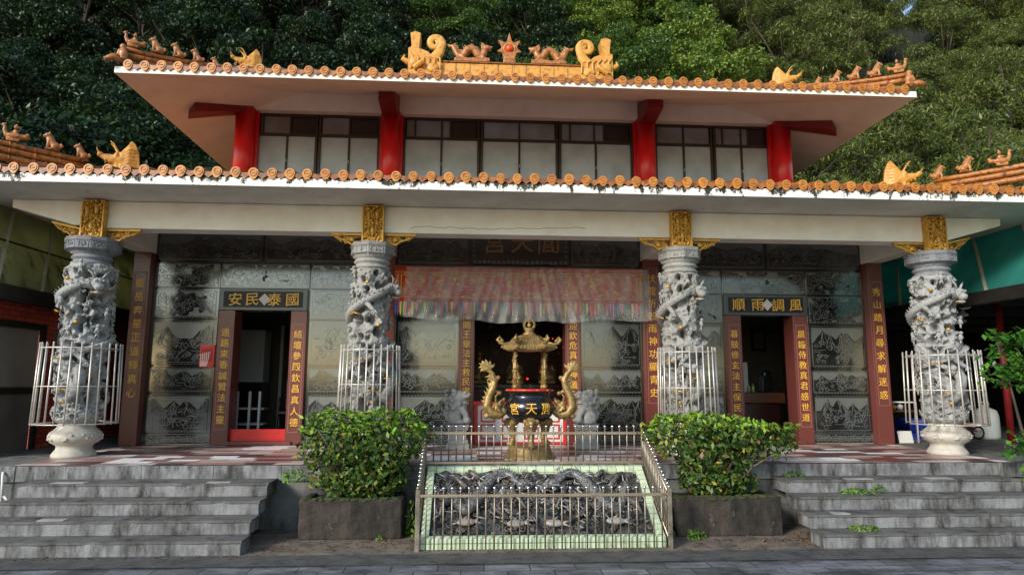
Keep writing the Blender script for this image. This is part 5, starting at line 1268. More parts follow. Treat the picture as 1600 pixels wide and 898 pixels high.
    b.build('flame_halo', MAT['beast'], t, .012)
    b = MB(); b.ell((-.055, YR-.03, 8.60), .092, None, 20, 12); b.build('pearl', MAT['pearl'], t)
    b = MB(); b.tube([(-.055+.115*math.cos(2*PI*i/20), YR-.045, 8.60+.115*math.sin(2*PI*i/20)) for i in range(21)], .016, 6); b.ribbon(curl(-.12, 8.38, .03, 1.2), .01, YR-.08, YR-.0705); b.ribbon(curl(.01, 8.38, .03, 1.2, 0, -1), .01, YR-.08, YR-.0705); b.build('pearl_ring', MAT['ridge'], t)
place_figs()
# ------------------------------------------------------------------ incense burner
def burner():
    C_ = V(-.01, -.30, T); t = thing('incense_burner', 'black bowled incense burner with golden dragon handles and pagoda canopy', 'incense burner', C_)
    b = MB(); b.lathe([(.335, 0), (.335, .03), (.30, .045), (.30, .07), (.285, .085), (.285, .11), (.27, .125), (.27, .15), (.15, .155)], C_, 40); b.build('stepped_base', MAT['brass'], t)
    b = MB(); b.lathe([(.02, .44), (.14, .445), (.22, .475), (.285, .53), (.325, .60), (.328, .66), (.295, .72), (.258, .765), (.255, .80), (.275, .835), (.285, .845), (.25, .845), (.24, .80), (.05, .78)], C_, 48); bowl = b.build('bowl', MAT['censer'], t)
    b = MB(); b.lathe([(.25, .846), (.30, .846), (.302, .874), (.25, .874)], C_, 40); rim = b.build('rim', MAT['fret'], t)
    b = MB()
    for i in range(12):
        a = 2*PI*i/12+.26; b.ell(C_+V(.303*math.cos(a), .303*math.sin(a), .860), (.016, .016, .009), None, 8, 5)
    b.build('rim_studs', MAT['cloth_gold'], rim)
    for ch, a in (('宮', -PI/2-.70), ('天', -PI/2), ('閭', -PI/2+.64)):
        b = MB(); v, f = glyph(ch); pts = []
        for p in v:
            x, z = p[0]*.155, p[1]*.155; aa = a+x/.33; r = .329-.18*max(0, abs(z)-.02)*abs(z)/.08+(p[2]+.02)*.25; zz = .63+z
            # follow the swell of the bowl
            prof = [(.44, .13), (.475, .22), (.53, .285), (.60, .325), (.66, .328), (.72, .295), (.765, .258)]
            for (za, ra), (zb, rb) in zip(prof[:-1], prof[1:]):
                if za <= zz <= zb: r = ra+(rb-ra)*(zz-za)/(zb-za)+.002+(p[2]+.02)*.2
            pts.append(C_+V(r*math.cos(aa), r*math.sin(aa), zz))
        b.add(pts, f, False); b.build('bowl_character', MAT['gold_text'], bowl)
    for a in (-PI/2, PI/6, PI*5/6):
        d = V(math.cos(a), math.sin(a), 0); s_ = V(-d.y, d.x, 0); c = C_
        b = MB(); b.tube([c+d*.20+V(0, 0, .49), c+d*.265+V(0, 0, .42), c+d*.25+V(0, 0, .33), c+d*.22+V(0, 0, .25), c+d*.25+V(0, 0, .18), c+d*.265+V(0, 0, .15)], [.075, .08, .055, .04, .045, .05], 12)
        b.ell(c+d*.33+V(0, 0, .45), (.045, .05, .04)); b.ell(c+d*.34+V(0, 0, .41), (.03, .035, .018)); 
        for k in (-1, 1):
            b.ell(c+d*.32+s_*.035*k+V(0, 0, .475), .018); b.ell(c+d*.28+s_*.075*k+V(0, 0, .47), (.03, .03, .035)); b.ell(c+d*.25+s_*.055*k+V(0, 0, .385), .025)
            b.ell(c+d*.29+s_*.03*k+V(0, 0, .165), (.025, .022, .016))
        b.ell(c+d*.285+V(0, 0, .175), (.045, .045, .04)); sculpt(b, 'lion_mask_leg', MAT['brass'], t, .009, 2)
    for a in (PI+.10, -.10, PI/2+.25):
        d = V(math.cos(a), math.sin(a), 0); s_ = V(-d.y, d.x, 0); U = V(0, 0, 1); c = C_; P = lambda r, z, w=0: c+d*r+U*z+s_*w
        b = MB(); pts = [P(.31, .60), P(.40, .545), P(.50, .565), P(.555, .655), P(.535, .77), P(.48, .88), P(.455, .98), P(.49, 1.07), P(.555, 1.13)]
        b.tube(pts, [.045, .06, .064, .060, .054, .048, .042, .036, .025], 11)
        for i in range(18):
            u = i/17*(len(pts)-2); k = int(u); p = pts[k].lerp(pts[k+1], u-k); tg = (pts[k+1]-pts[k]).normalized(); n_ = tg.cross(s_).normalized(); n_ = n_ if n_.dot(d)+.001 > 0 else -n_
            b.tube([p+n_*.035, p+n_*.10+tg*.04], [.02, .004], 5)
        b.ell(P(.42, .66), (.065, .055, .055)); b.tube([P(.41, .67), P(.33, .73)], [.055, .03], 8); b.tube([P(.42, .63), P(.345, .64)], [.04, .02], 8); b.ell(P(.33, .745), .024)
        for k in (-1, 1):
            b.tube([P(.44, .70, .03*k), P(.45, .78, .06*k), P(.40, .84, .06*k)], [.022, .016, .005], 6); b.ell(P(.38, .72, .045*k), .017)
            for m in range(3): b.tube([P(.44, .66, .05*k), P(.36+.05*m, .56+.02*m, .085*k)], [.025, .005], 5)
        for m in range(7): an = 2.6-.45*m; b.tube([P(.54, 1.12), P(.54+.10*math.cos(an-.3), 1.12+.10*math.sin(an)), P(.53+.15*math.cos(an-.5), 1.12+.14*math.sin(an-.15))], [.03, .02, .004], 6)
        b.ell(P(.41, 1.02), (.03, .03, .03)); b.tube([P(.46, .96), P(.41, 1.02)], [.03, .02], 6); b.ell(P(.39, .82), (.035, .03, .03)); b.tube([P(.49, .86), P(.40, .83)], [.03, .02], 6)
        b.ell(P(.56, .53), (.04, .035, .035)); b.ell(P(.37, .55), (.05, .04, .04))
        sculpt(b, 'dragon_handle', MAT['brass'], t, .0095, 2)
    for x in (-.19, .19):
        for y in (-.12, .12):
            b = MB(); b.tube([C_+V(x, y, .78), C_+V(x, y, 1.40)], .020, 10)
            for i in range(34): u = i/33; b.ell(C_+V(x+.023*math.cos(u*22), y+.023*math.sin(u*22), .90+.48*u), .0105, None, 6, 4)
            b.lathe([(.034, .88), (.034, .92), (.024, .93)], C_+V(x, y, 0), 12); b.build('canopy_post', MAT['brass'], t)
    # six sided canopy with upturned corners
    n = 6; b = MB(); vs = []; prof = [(.0, .33, 1.395), (.10, .30, 1.43), (.30, .235, 1.475), (.55, .19, 1.53), (.8, .13, 1.57), (1, .08, 1.585)]
    seg = 8; m = n*seg
    for u, r, z in prof:
        for i in range(m):
            a = 2*PI*i/m+PI/6*0; f = (i % seg)/seg; c_ = abs(f-.5)*2                       # 1 at the corners
            rr = r*math.cos(PI/n)/math.cos((f-.5)*2*PI/n); rr *= 1+.10*(1-u)*c_**3; vs.append(C_+V(rr*math.cos(a), rr*math.sin(a), z+.035*(1-u)**2*c_**3))
    k = len(prof); under = [C_+V((v-C_).x*.97, (v-C_).y*.97, (v-C_).z-.03) for v in vs[:m]]
    vs2 = vs+under; o_ = k*m
    fs = [(i*m+j, i*m+(j+1) % m, (i+1)*m+(j+1) % m, (i+1)*m+j) for i in range(k-1) for j in range(m)]+[(j, o_+j, o_+(j+1) % m, (j+1) % m) for j in range(m)]
    fs += [tuple((k-1)*m+j for j in range(m)), tuple(o_+j for j in reversed(range(m)))]
    b.add(vs2, fs, False); can = b.build('canopy_roof', MAT['brass'], t)
    b = MB()
    for i in range(m):
        p = vs[i]; b.ell(p-V(0, 0, .014), (.013, .013, .014), None, 6, 4)
    for i in range(m):
        st = [vs[q_*m+i] for q_ in range(4)]; b.tube(st, .0075, 5)
    b.build('canopy_tiles', MAT['brass'], can)
    b = MB()
    for i in range(n):
        a = 2*PI*i/n; d = V(math.cos(a), math.sin(a), 0); b.tube([C_+d*.22+V(0, 0, 1.485), C_+d*.33+V(0, 0, 1.455), C_+d*.385+V(0, 0, 1.475), C_+d*.42+V(0, 0, 1.52), C_+d*.395+V(0, 0, 1.545), C_+d*.375+V(0, 0, 1.525)], [.018, .022, .026, .02, .014, .008], 7)
        b.ell(C_+d*.36+V(0, 0, 1.50), .026)
        for q_ in range(3): b.tube([C_+d*(.40-.03*q_)+V(0, 0, 1.49), C_+d*(.44-.02*q_)+V(0, 0, 1.51+.03*q_)], [.012, .003], 5)
    b.build('canopy_corner', MAT['brass'], can)
    b = MB(); b.lathe([(.082, 1.57), (.085, 1.60), (.06, 1.61), (.055, 1.635), (.075, 1.65), (.05, 1.67)], C_, 20)
    b.tube([C_+V(.062*math.cos(q_), 0, 1.715+.062*math.sin(q_)) for q_ in [2*PI*i/18 for i in range(19)]], .011, 6); b.ell(C_+V(0, 0, 1.705), (.03, .03, .035)); b.tube([C_+V(0, 0, 1.73), C_+V(0, 0, 1.77)], [.02, .004], 6)
    for i in range(13):
        q_ = -.5+(PI+1)*i/12; b.tube([C_+V(.066*math.cos(q_), 0, 1.715+.066*math.sin(q_)), C_+V(.092*math.cos(q_+.12), 0, 1.715+.092*math.sin(q_+.12))], [.013, .003], 5)
    b.build('finial', MAT['brass'], can)
    b = MB(); b.lathe([(.235, .80), (.235, .83), (.02, .835)], C_, 24); b.build('ash_bed', MAT['base'], t)
    b = MB()
    for x, y in ((.0, -.1), (.03, -.07), (-.05, .02)): b.tube([C_+V(x, y, .83), C_+V(x*1.05, y, .95)], .004, 5)
    b.build('incense_sticks', MAT['dark_wood'], t)
burner()
# ------------------------------------------------------------------ stone lions on pedestals
def lion(s, label):
    """s=+1 faces towards +x"""
    cx, cy = -s*.955, 1.0; t = thing('stone_lion', label, 'statue', (cx, cy, T), 0, 'stone lions flanking the altar door'); z0 = T
    b = MB()
    for w, a, c in ((.34, 0, .07), (.30, .07, .13), (.25, .13, .27), (.30, .27, .305), (.33, .305, .345)): b.box(cx-w/2, cx+w/2, cy-w/2, cy+w/2, z0+a, z0+c)
    b.build('pedestal', MAT['lion'], t, .006)
    b = MB(); q = lambda x, y, z: V(cx+s*x, cy+y, z0+.345+z)
    b.ell(q(0, 0, .03), (.16, .15, .045)); b.ell(q(-.05, .02, .14), (.115, .125, .13)); b.tube([q(-.04, .02, .12), q(-.005, 0, .22), q(.01, -.02, .30)], [.12, .13, .12], 12); b.ell(q(.06, -.01, .22), (.075, .11, .09))
    b.ell(q(.0, -.03, .385), (.13, .125, .115)); b.ell(q(.10, -.055, .405), (.075, .08, .036)); b.ell(q(.085, -.05, .315), (.065, .07, .026)); b.ell(q(.155, -.075, .435), (.03, .04, .026)); b.tube([q(.07, -.04, .295), q(.09, -.06, .25), q(.075, -.05, .21)], [.04, .03, .012], 7)
    for k in (-1, 1):
        b.ell(q(.10, -.045+k*.06, .46), (.034, .03, .03)); b.ell(q(-.06, -.02+k*.115, .46), (.04, .022, .06)); b.tube([q(.05, -.02+k*.09, .24), q(.115, -.02+k*.095, .14), q(.11, -.02+k*.095, .05)], [.055, .045, .042], 8); b.ell(q(.14, -.02+k*.095, .055), (.055, .045, .034))
        b.ell(q(-.05, .02+k*.12, .10), (.10, .055, .095)); b.ell(q(.01, .02+k*.125, .05), (.06, .04, .032))
    for i in range(60):
        a = R.uniform(0, 2*PI); zz = R.uniform(.22, .50); rr = .135+.015*math.sin(i); x, y = -.05+rr*math.cos(a)*.9, rr*math.sin(a)
        if x < .03: b.ell(q(x, y, zz), (.032, .032, .03), None, 8, 6)
    b.tube([q(-.14, .05, .06), q(-.185, .06, .16), q(-.15, .06, .27)], [.04, .045, .014], 8); b.ell(q(.13, -.15, .07), (.055, .055, .055))
    sculpt(b, 'lion_body', MAT['lion'], t, .0085, 1)
lion(1, 'grey stone lion with open mouth on the left of the altar door')
lion(-1, 'grey stone lion with open mouth on the right of the altar door')
# ------------------------------------------------------------------ low white and red altar gate
t = thing('altar_gate', 'low white gate with red fretwork squares in the central doorway', 'gate', (0, YW, T))
b = MB(); b.box(-.715, .735, YW-.02, YW+.02, T+.02, T+.61); b.build('white_board', MAT['white'], t, .004)
b = MB(); b.box(-.74, .75, YW-.06, YW+.05, T+.612, T+.665); b.box(-.722, -.66, YW-.035, YW+.0, T+.004, T+.611); b.box(.68, .742, YW-.035, YW+.0, T+.004, T+.611); b.box(-.66, .68, YW-.034, YW+.0, T+.004, T+.045); b.build('red_frame', MAT['fret'], t, .004)
for cx in (-.50, -.17, .18, .51):
    for cz, hh in ((T+.44, .095), (T+.20, .115)):
        b = MB(); w = .115; 
        for x0, x1, z0, z1 in ((cx-w, cx+w, cz+hh-.022, cz+hh), (cx-w, cx+w, cz-hh, cz-hh+.022), (cx-w, cx-w+.022, cz-hh+.022, cz+hh-.022), (cx+w-.022, cx+w, cz-hh+.022, cz+hh-.022)): b.box(x0, x1, YW-.032, YW-.018, z0, z1)
        b.build('fret_square', MAT['fret'], t, .003)
# ------------------------------------------------------------------ embroidered altar curtain under a plastic sheet
t = thing('altar_curtain', 'red embroidered altar curtain with coloured fringe hung over the central door', 'curtain', (0, 1.3, 3.48))
def sheet(x0, x1, z0, z1, nx, nz, f, thick=.006):
    b = MB(); vs = []; n1 = (nx+1)*(nz+1)
    for dy in (0, thick):
        for j in range(nz+1):
            for i in range(nx+1):
                u, v = i/nx, j/nz; x = x0+(x1-x0)*u; z = z0+(z1-z0)*v; dx, y, dz = f(x, v, u); vs.append((x+dx, y+dy, z+dz))
    q = lambda j, i: j*(nx+1)+i
    fs = [(q(j, i), q(j, i+1), q(j+1, i+1), q(j+1, i)) for j in range(nz) for i in range(nx)]
    fs += [tuple(n1+k for k in reversed(f_)) for f_ in fs]
    for i in range(nx): fs += [(q(0, i+1), q(0, i), n1+q(0, i), n1+q(0, i+1)), (q(nz, i), q(nz, i+1), n1+q(nz, i+1), n1+q(nz, i))]
    for j in range(nz): fs += [(q(j, 0), q(j+1, 0), n1+q(j+1, 0), n1+q(j, 0)), (q(j+1, nx), q(j, nx), n1+q(j, nx), n1+q(j+1, nx))]
    b.add(vs, fs, True); return b
wav = lambda x, v: .022*math.sin(x*7.5)*(1-v*.7)+.010*math.sin(x*19+1)*(1-v*.6)
sheet(-1.985, 1.965, 2.93, 3.48, 150, 10, lambda x, v, u: (0, 1.32+wav(x, v), 0)).build('curtain_cloth', MAT['cloth'], t)
for z0, z1, mt in ((3.40, 3.485, 'cloth_red'), (3.385, 3.402, 'cloth_gold'), (3.335, 3.35, 'cloth_gold'), (2.985, 3.0, 'cloth_gold'), (2.925, 2.985, 'cloth_red')):
    v0 = (z0-2.93)/.55; sheet(-1.985, 1.965, z0, z1, 150, 1, lambda x, v, u: (0, 1.312+wav(x, min(1, max(0, v0))), 0), .004).build('curtain_band', MAT[mt], t)
for xs in (-1.93, -1.88, 1.86, 1.92):
    sheet(xs-.012, xs+.012, 3.0, 3.385, 2, 8, lambda x, v, u: (0, 1.311+wav(x, v), 0), .004).build('curtain_side_braid', MAT['cloth_gold'], t)
ks = ['yellow', 'teal', 'red', 'navy', 'pink', 'green', 'orange', 'teal', 'yellow', 'navy', 'red', 'pink']
xx = -1.98; i = 0
fr = {}
while xx < 1.94:
    k = R.choice(ks); w = R.uniform(.012, .05); b = fr.setdefault(k, MB())
    L = .23+R.uniform(-.07, .03); y = 1.325+wav(xx, 0); b.prism([(xx, 2.925), (xx+w, 2.925), (xx+w*.85, 2.925-L*.7), (xx+w*.5, 2.925-L), (xx+w*.15, 2.925-L*.7)], y-.006-.003*(i % 3), y-.003*(i % 3)); xx += w*.92; i += 1
for k, b in fr.items(): b.build('fringe_tassels', MAT['fr_'+k], t)
b = MB(); b.tube([(-2.0, 1.36, 3.49), (1.98, 1.36, 3.49)], .012, 8); b.build('curtain_rod', MAT['steel'], t)
def pl(x, v, u):
    f = (1-v)
    g_ = math.exp(-(x/1.1)**2); y = 1.235+.03*math.sin(x*9+1.5*math.sin(x*2.1)+v*1.2)*(.35+f)+(.010+.034*g_)*math.sin((x*(1+.35*v))*34+v*2*math.sin(x*3))+.012*noise.noise(Vector((x*6, v*4, 2)))
    return (.04*math.sin(x*4)*f, y, -.05*f*(.5+.5*math.cos(x*1.6))+.02*f*math.sin(x*6))
o = sheet(-1.80, 2.03, 2.655, 3.465, 240, 24, pl, .003).build('plastic_sheet', MAT['plastic'])
tag(o, 'crumpled clear plastic sheet hanging over the red altar curtain', 'plastic sheet')
# ------------------------------------------------------------------ notice on the left wall
t = thing('red_notice', 'red paper notice stuck on the wall left of the left door', 'notice', (-4.86, YW-.02, 1.93))
b = MB(); b.box(-4.965, -4.745, YW-.016, YW-.006, 1.90, 2.235); b.build('notice_sheet', MAT['notice'], t)
b = MB(); b.prism([(-4.955, 1.91), (-4.85, 1.91), (-4.80, 2.14), (-4.955, 2.10)], YW-.018, YW-.0165); b.build('pale_photograph', MAT['pale_print'], t)
b = MB()
for i in range(6): b.box(-4.94+.03*i, -4.932+.03*i, YW-.0215, YW-.0185, 1.98+.01*(i % 2), 2.19)
b.build('notice_text', MAT['dark_wood'], t)
# ------------------------------------------------------------------ what stands inside the doors
t = thing('carved_chair', 'dark red carved wooden chair just inside the left door', 'chair', (-3.72, 2.75, T))
b = MB(); b.box(-4.02, -3.42, 2.5, 3.0, T+.42, T+.47); b.build('seat', MAT['dark_wood'], t, .008)
b = MB(); b.box(-4.02, -3.42, 2.96, 3.0, T+.50, T+.98); b.ell((-3.72, 2.95, T+.98), (.22, .03, .09)); b.ell((-3.72, 2.94, T+.72), (.13, .03, .16)); b.build('backrest', MAT['dark_wood'], t)
for x in (-3.99, -3.45):
    for y in (2.53, 2.97): b = MB(); b.tube([(x, y, T), (x, y, T+.43)], .026, 8); b.build('leg', MAT['dark_wood'], t)
    b = MB(); b.tube([(x, 2.53, T+.46), (x, 2.53, T+.68), (x, 2.96, T+.70)], .022, 8); b.build('armrest', MAT['dark_wood'], t)
t = thing('plant_stand', 'pale slatted stand by the left jamb inside the left door', 'stand', (-4.45, 2.4, T))
for x in (-4.62, -4.42, -4.26): b = MB(); b.box(x-.018, x+.018, 2.3, 2.34, T, T+.80); b.build('upright', MAT['grey_white'], t)
for z in (T+.25, T+.50): b = MB(); b.box(-4.63, -4.2, 2.345, 2.6, z, z+.03); b.build('shelf', MAT['base'], t)
t = thing('white_cabinet', 'tall white cabinet standing in the dark room behind the left door', 'cabinet', (-5.0, 4.2, T))
b = MB(); b.box(-5.35, -4.75, 4.0, 4.4, T+.95, T+1.95); b.build('body', MAT['grey_white'], t, .01)
b = MB(); b.box(-5.35, -4.75, 4.05, 4.4, T, T+.945); b.build('dark_base', MAT['dark_wood'], t, .01)
b = MB(); b.tube([(-4.82, 3.985, T+1.3), (-4.82, 3.985, T+1.5)], .01, 6); b.build('handle', MAT['steel'], t)
t = thing('inner_door', 'dark inner door with pale frame in the left room', 'door', (-4.35, 4.85, T))
b = MB(); b.box(-4.62, -4.08, 4.84, 4.88, T, T+2.05); b.build('door_leaf', MAT['dark_wood'], t)
b = MB(); b.box(-4.08, -4.02, 4.8, 4.89, T, T+2.1); b.box(-4.68, -4.62, 4.8, 4.89, T, T+2.1); b.build('door_frame', MAT['white'], t)
t = thing('reception_desk', 'brown wooden desk inside the right door', 'desk', (4.0, 2.7, T))
b = MB(); b.box(3.35, 4.75, 2.45, 3.1, T+.62, T+.80); b.build('desk_top', MAT['brown_wood'], t, .01)
b = MB(); b.box(3.42, 4.68, 2.52, 3.05, T, T+.615); b.build('desk_body', MAT['dark_wood'], t, .01)
t = thing('small_white_cupboard', 'white cupboard behind the desk in the right room', 'cupboard', (4.1, 3.4, T))
b = MB(); b.box(3.95, 4.42, 3.2, 3.5, T+.60, T+1.35); b.build('cupboard_body', MAT['white'], t, .01)
b = MB(); b.box(4.02, 4.35, 3.186, 3.198, T+.72, T+1.30); b.build('cupboard_door', MAT['grey_white'], t, .004)
b = MB(); b.box(3.97, 4.4, 3.22, 3.48, T, T+.595); b.build('cupboard_stand', MAT['dark_wood'], t)
for x, lb in ((4.17, 'small green tinted bottle on the desk, left of a pair'), (4.25, 'small green tinted bottle on the desk, right of a pair')):
    b = MB(); b.lathe([(.028, 0), (.028, .10), (.012, .125), (.012, .15)], (x, 2.62, T+.802), 12); tag(b.build('bottle', simple('bottle_glass', '#8fa06a', .2)), lb, 'bottle')
b = MB(); b.box(3.55, 3.95, 2.55, 2.85, T+.803, T+.83); b.box(3.58, 3.9, 2.58, 2.8, T+.832, T+.85); tag(b.build('paper_stack', MAT['black_plastic']), 'dark stack of papers on the left of the desk', 'papers')
b = MB(); b.obox((4.55, 2.75, T+.95), (.22, .16, .28), None, .8); b.ell((4.55, 2.75, T+1.13), (.09, .07, .08)); tag(sculpt(b, 'telephone_set', MAT['black_plastic'], None, .012, 2), 'black appliance on the right end of the desk', 'appliance')
b = MB()
for i in range(22): b.ell((3.62+R.uniform(-.13, .13), 2.95+R.uniform(-.1, .1), T+1.0+R.uniform(-.1, .12)), R.uniform(.03, .06), None, 7, 5)
b.lathe([(.05, .80), (.08, .92)], (3.62, 2.95, T), 12); tag(b.build('flower_pot', MAT['dark_wood']), 'dark potted flowers on the left of the desk', 'flower pot')
for i, (x, z, w, h) in enumerate(((4.35, T+1.85, .17, .25), (4.85, T+1.82, .16, .24), (5.4, T+1.9, .16, .25))):
    t = thing('picture_frame', ('dark framed picture hung on the left of the right room wall', 'dark framed picture hung in the middle of the right room wall', 'dark framed picture hung on the right of the right room wall')[i], 'picture', (x, 4.88, z), 0, 'pictures on the right room wall')
    b = MB(); b.box(x-w, x+w, 4.86, 4.895, z-h, z+h); b.build('frame', MAT['black_plastic'], t); b = MB(); b.box(x-w+.05, x+w-.05, 4.855, 4.859, z-h+.05, z+h-.05); b.build('print', MAT['dark_wall'], t)
# altar hall
t = thing('altar_table', 'red altar table in the dark hall behind the burner', 'altar', (0, 3.6, T))
b = MB(); b.box(-1.1, 1.1, 3.3, 3.9, T+.85, T+.93); b.build('table_top', MAT['dark_wood'], t, .008); b = MB(); b.box(-1.05, 1.05, 3.35, 3.38, T+.3, T+.845); b.build('apron', MAT['altar_wall'], t)
for x in (-1.0, 1.0):
    for y in (3.42, 3.82): b = MB(); b.tube([(x, y, T), (x, y, T+.85)], .04, 8); b.build('leg', MAT['dark_wood'], t)
for x, lb in ((-.62, 'gilt seated deity statue on the left of the altar'), (.05, 'gilt seated deity statue in the middle of the altar'), (.66, 'gilt seated deity statue on the right of the altar')):
    b = MB(); z = T+.932; b.obox((x, 3.6, z+.05), (.34, .26, .10)); b.tube([(x, 3.6, z+.08), (x, 3.6, z+.36)], [.15, .10], 12); b.ell((x, 3.58, z+.47), (.065, .06, .08)); b.ell((x, 3.6, z+.57), (.07, .05, .05))
    for k in (-1, 1): b.tube([(x+k*.09, 3.58, z+.36), (x+k*.15, 3.50, z+.22), (x+k*.03, 3.46, z+.20)], [.045, .04, .03], 8); b.ell((x+k*.10, 3.50, z+.12), (.09, .07, .05))
    tag(sculpt(b, 'deity_statue', MAT['brass'], None, .016, 3), lb, 'statue', 'deity statues on the altar')
for i, (x, y, z, s) in enumerate(((.55, 2.5, 2.31, .012), (.66, 2.4, 2.29, .010), (.26, 3.2, 1.75, .018), (.62, 2.3, 2.43, .008), (-.45, 3.0, 1.55, .008))):
    t = thing('altar_lamp', ('tiny red altar lamp below the canopy tip on the right', 'tiny red altar lamp near the right door jamb', 'round red lamp glowing behind the burner', 'tiny red lamp highest in the doorway', 'tiny red lamp behind the left dragon handle')[i], 'lamp', (x, y, z), 0, 'red lamps in the altar hall')
    b = MB(); b.ell((x, y, z), s, None, 10, 7); b.build('bulb', MAT['red_lamp'], t); b = MB(); b.lathe([(s*.6, -s*1.5), (s*.9, -s*.8)], (x, y, z), 10); b.tube([(x, y, z+s), (x, y, 4.04)], .003, 5); b.build('hanger', MAT['black_plastic'], t)
# ------------------------------------------------------------------ brick building on the left with an old translucent canopy
t = thing('brick_building', 'red brick side building with a dark door and a pale notice board', 'building', (-7.2, 3, T))
b = MB(); b.box(-7.3, -7.0, 1.05, 9.0, T, 3.0); b.box(-7.3, -7.0, -.35, .0, T, 3.0); b.box(-7.3, -7.0, .0, 1.05, 2.48, 3.0); b.build('wall', MAT['brick'], t)
b = MB(); b.box(-7.02, -6.97, .97, 1.05, T, 2.48); b.box(-7.02, -6.97, .0, .06, T, 2.48); b.box(-7.021, -6.969, .06, .97, 2.40, 2.48); fr_ = b.build('door_frame', MAT['dark_steel'], t)
b = MB(); b.box(-7.06, -7.03, .06, .97, T, 2.40); d = b.build('door', MAT['dark_wall'], t); b = MB(); b.box(-7.035, -7.0, .07, .96, 1.50, 1.58); b.build('door_bar', MAT['dark_steel'], d); b = MB(); b.box(-7.035, -7.02, .07, .96, 1.60, 2.39); b.build('door_pane', MAT['room_wall'], d)
b = MB(); b.box(-6.998, -6.97, 1.28, 2.05, 1.62, 2.42); nb_ = b.build('notice_board', MAT['dark_wall'], t); b = MB(); b.box(-6.969, -6.962, 1.31, 2.02, 1.65, 2.39); b.build('board_face', MAT['soffit'], nb_)
t = thing('sheet_canopy', 'old olive translucent sheet canopy with pale ribs above the brick wall', 'canopy', (-7, 2, 2.6))
def canopy(t, s, xlo, zlo, xhi, zhi, y0, y1, ribs, sheet_m, ribw, cross, lean):
    lo = lambda y: V(s*xlo, y, zlo); hi = lambda y: V(s*xhi, y+lean, zhi)
    b = MB(); vs = [lo(y0), lo(y1), hi(y1), hi(y0)]; off = V(s*.02, 0, .02); b.add(vs+[v+off for v in vs], [(0, 1, 2, 3), (7, 6, 5, 4), (0, 4, 5, 1), (1, 5, 6, 2), (2, 6, 7, 3), (3, 7, 4, 0)], False); b.build('sheet', MAT[sheet_m], t)
    for y in ribs: b = MB(); p, q_ = lo(y), hi(y); d = V(-s*.02, 0, -.012); b.tube([p+d, q_+d], ribw, 4, smooth=False); b.build('rib', MAT['rib'], t)
    if cross:
        b = MB(); m0, m1 = lo(y0).lerp(hi(y0), cross), lo(y1).lerp(hi(y1), cross); d = V(-s*.025, 0, -.015); b.tube([m0+d, m1+d], .014, 4, smooth=False); b.build('cross_rib', MAT['dark_steel'], t)
    b = MB(); b.box(min(s*(xlo-.05), s*(xlo+.09)), max(s*(xlo-.05), s*(xlo+.09)), y0, y1, zlo-.20, zlo-.01); b.build('gutter_beam', MAT['dark_steel'], t)
canopy(t, -1, 6.72, 2.90, 7.35, 4.35, -.9, 8.5, [-.45, .42, 1.3, 2.15, 3.0, 3.9, 4.8], 'olive_sheet', .022, .44, 1.1)
b = MB(); b.box(-7.3, -6.75, -.9, 8.5, 2.72, 2.76); b.build('canopy_underside', MAT['dark_steel'], t)
# ------------------------------------------------------------------ teal roofed shed on the right
MAT['post_red'] = simple('shaded_red_paint', '#7d1216', .55, c2='#5e0d10')  # red darkened to carry the shade under the shed roof
t = thing('teal_shed', 'open shed with a teal sheet roof and shade-toned red posts', 'shed', (9, 3, T))
canopy(t, 1, 6.95, 3.08, 7.75, 4.55, -2.5, 9.0, [-1.6, -.62, .36, 1.36, 2.35, 3.35, 4.35], 'teal_sheet', .024, 0, 1.2)
b = MB(); b.box(7.05, 13, -2.5, 9.0, 3.12, 3.2); b.build('shed_ceiling', MAT['dark_steel'], t)
for k in range(6): b = MB(); b.box(7.06, 12.9, -1.8+1.7*k, -1.72+1.7*k, 3.0, 3.118); b.build('rafter', MAT['dark_steel'], t)
for x, y in ((8.05, 1.5), (9.35, 4.6), (7.65, -2.2)): b = MB(); b.tube([(x, y, T), (x, y, 3.11)], .055, 12); b.build('red_post', MAT['post_red'], t)
b = MB(); b.box(8.2, 13, 8.9, 9.0, 0, 3.1); b.box(12.9, 13, -2.5, 8.9, 0, 3.1); b.box(6.2, 8.2, 8.9, 9.0, 0, 1.9); b.build('back_wall', MAT['dark_steel'], t)
for k in range(3): b = MB(); b.lathe([(.02, 0), (.09, .02), (.09, .05), (.03, .10), (.015, .16)], (7.7+.9*k, 1.8+1.2*k, 2.95), 14); b.build('hanging_lamp', MAT['grey_white'], t)
# things in the shed
t = thing('folding_table', 'white framed side table with tea things behind the right wall post', 'table', (6.45, 2.1, T))
b = MB(); b.box(6.10, 6.62, 1.75, 2.4, T+.50, T+.525); b.build('table_top', MAT['brown_wood'], t)
b = MB(); b.tube([(6.62, 1.72, T), (6.62, 1.72, T+.66), (6.08, 1.72, T+.66)], .016, 8); b.build('front_frame', MAT['white'], t)
b = MB(); b.tube([(6.62, 2.4, T), (6.62, 2.4, T+.66), (6.08, 2.4, T+.66)], .016, 8); b.build('rear_frame', MAT['white'], t)
for i, (x, m) in enumerate(((6.24, 'white'), (6.38, 'cloth_gold'), (6.50, 'white'))):
    b = MB(); b.lathe([(.025, 0), (.045, .02), (.05, .07), (.03, .085)], (x, 1.95, T+.527), 14); b.ell((x, 1.95, T+.615), .014); tag(b.build('tea_pot', MAT[m]), ('white tea pot at the left of the side table', 'yellow tea pot in the middle of the side table', 'white tea pot at the right of the side table')[i], 'tea pot')
b = MB(); b.obox((6.33, 1.62, T+.10), (.24, .03, .20), Matrix.Rotation(-.25, 3, 'X')); tag(b.build('white_board', MAT['white'], None, .01), 'small white board leaning by the right wall post', 'board')
t = thing('plastic_crate', 'blue plastic crate behind the cage of the far right pillar', 'crate', (7.15, 2.6, T))
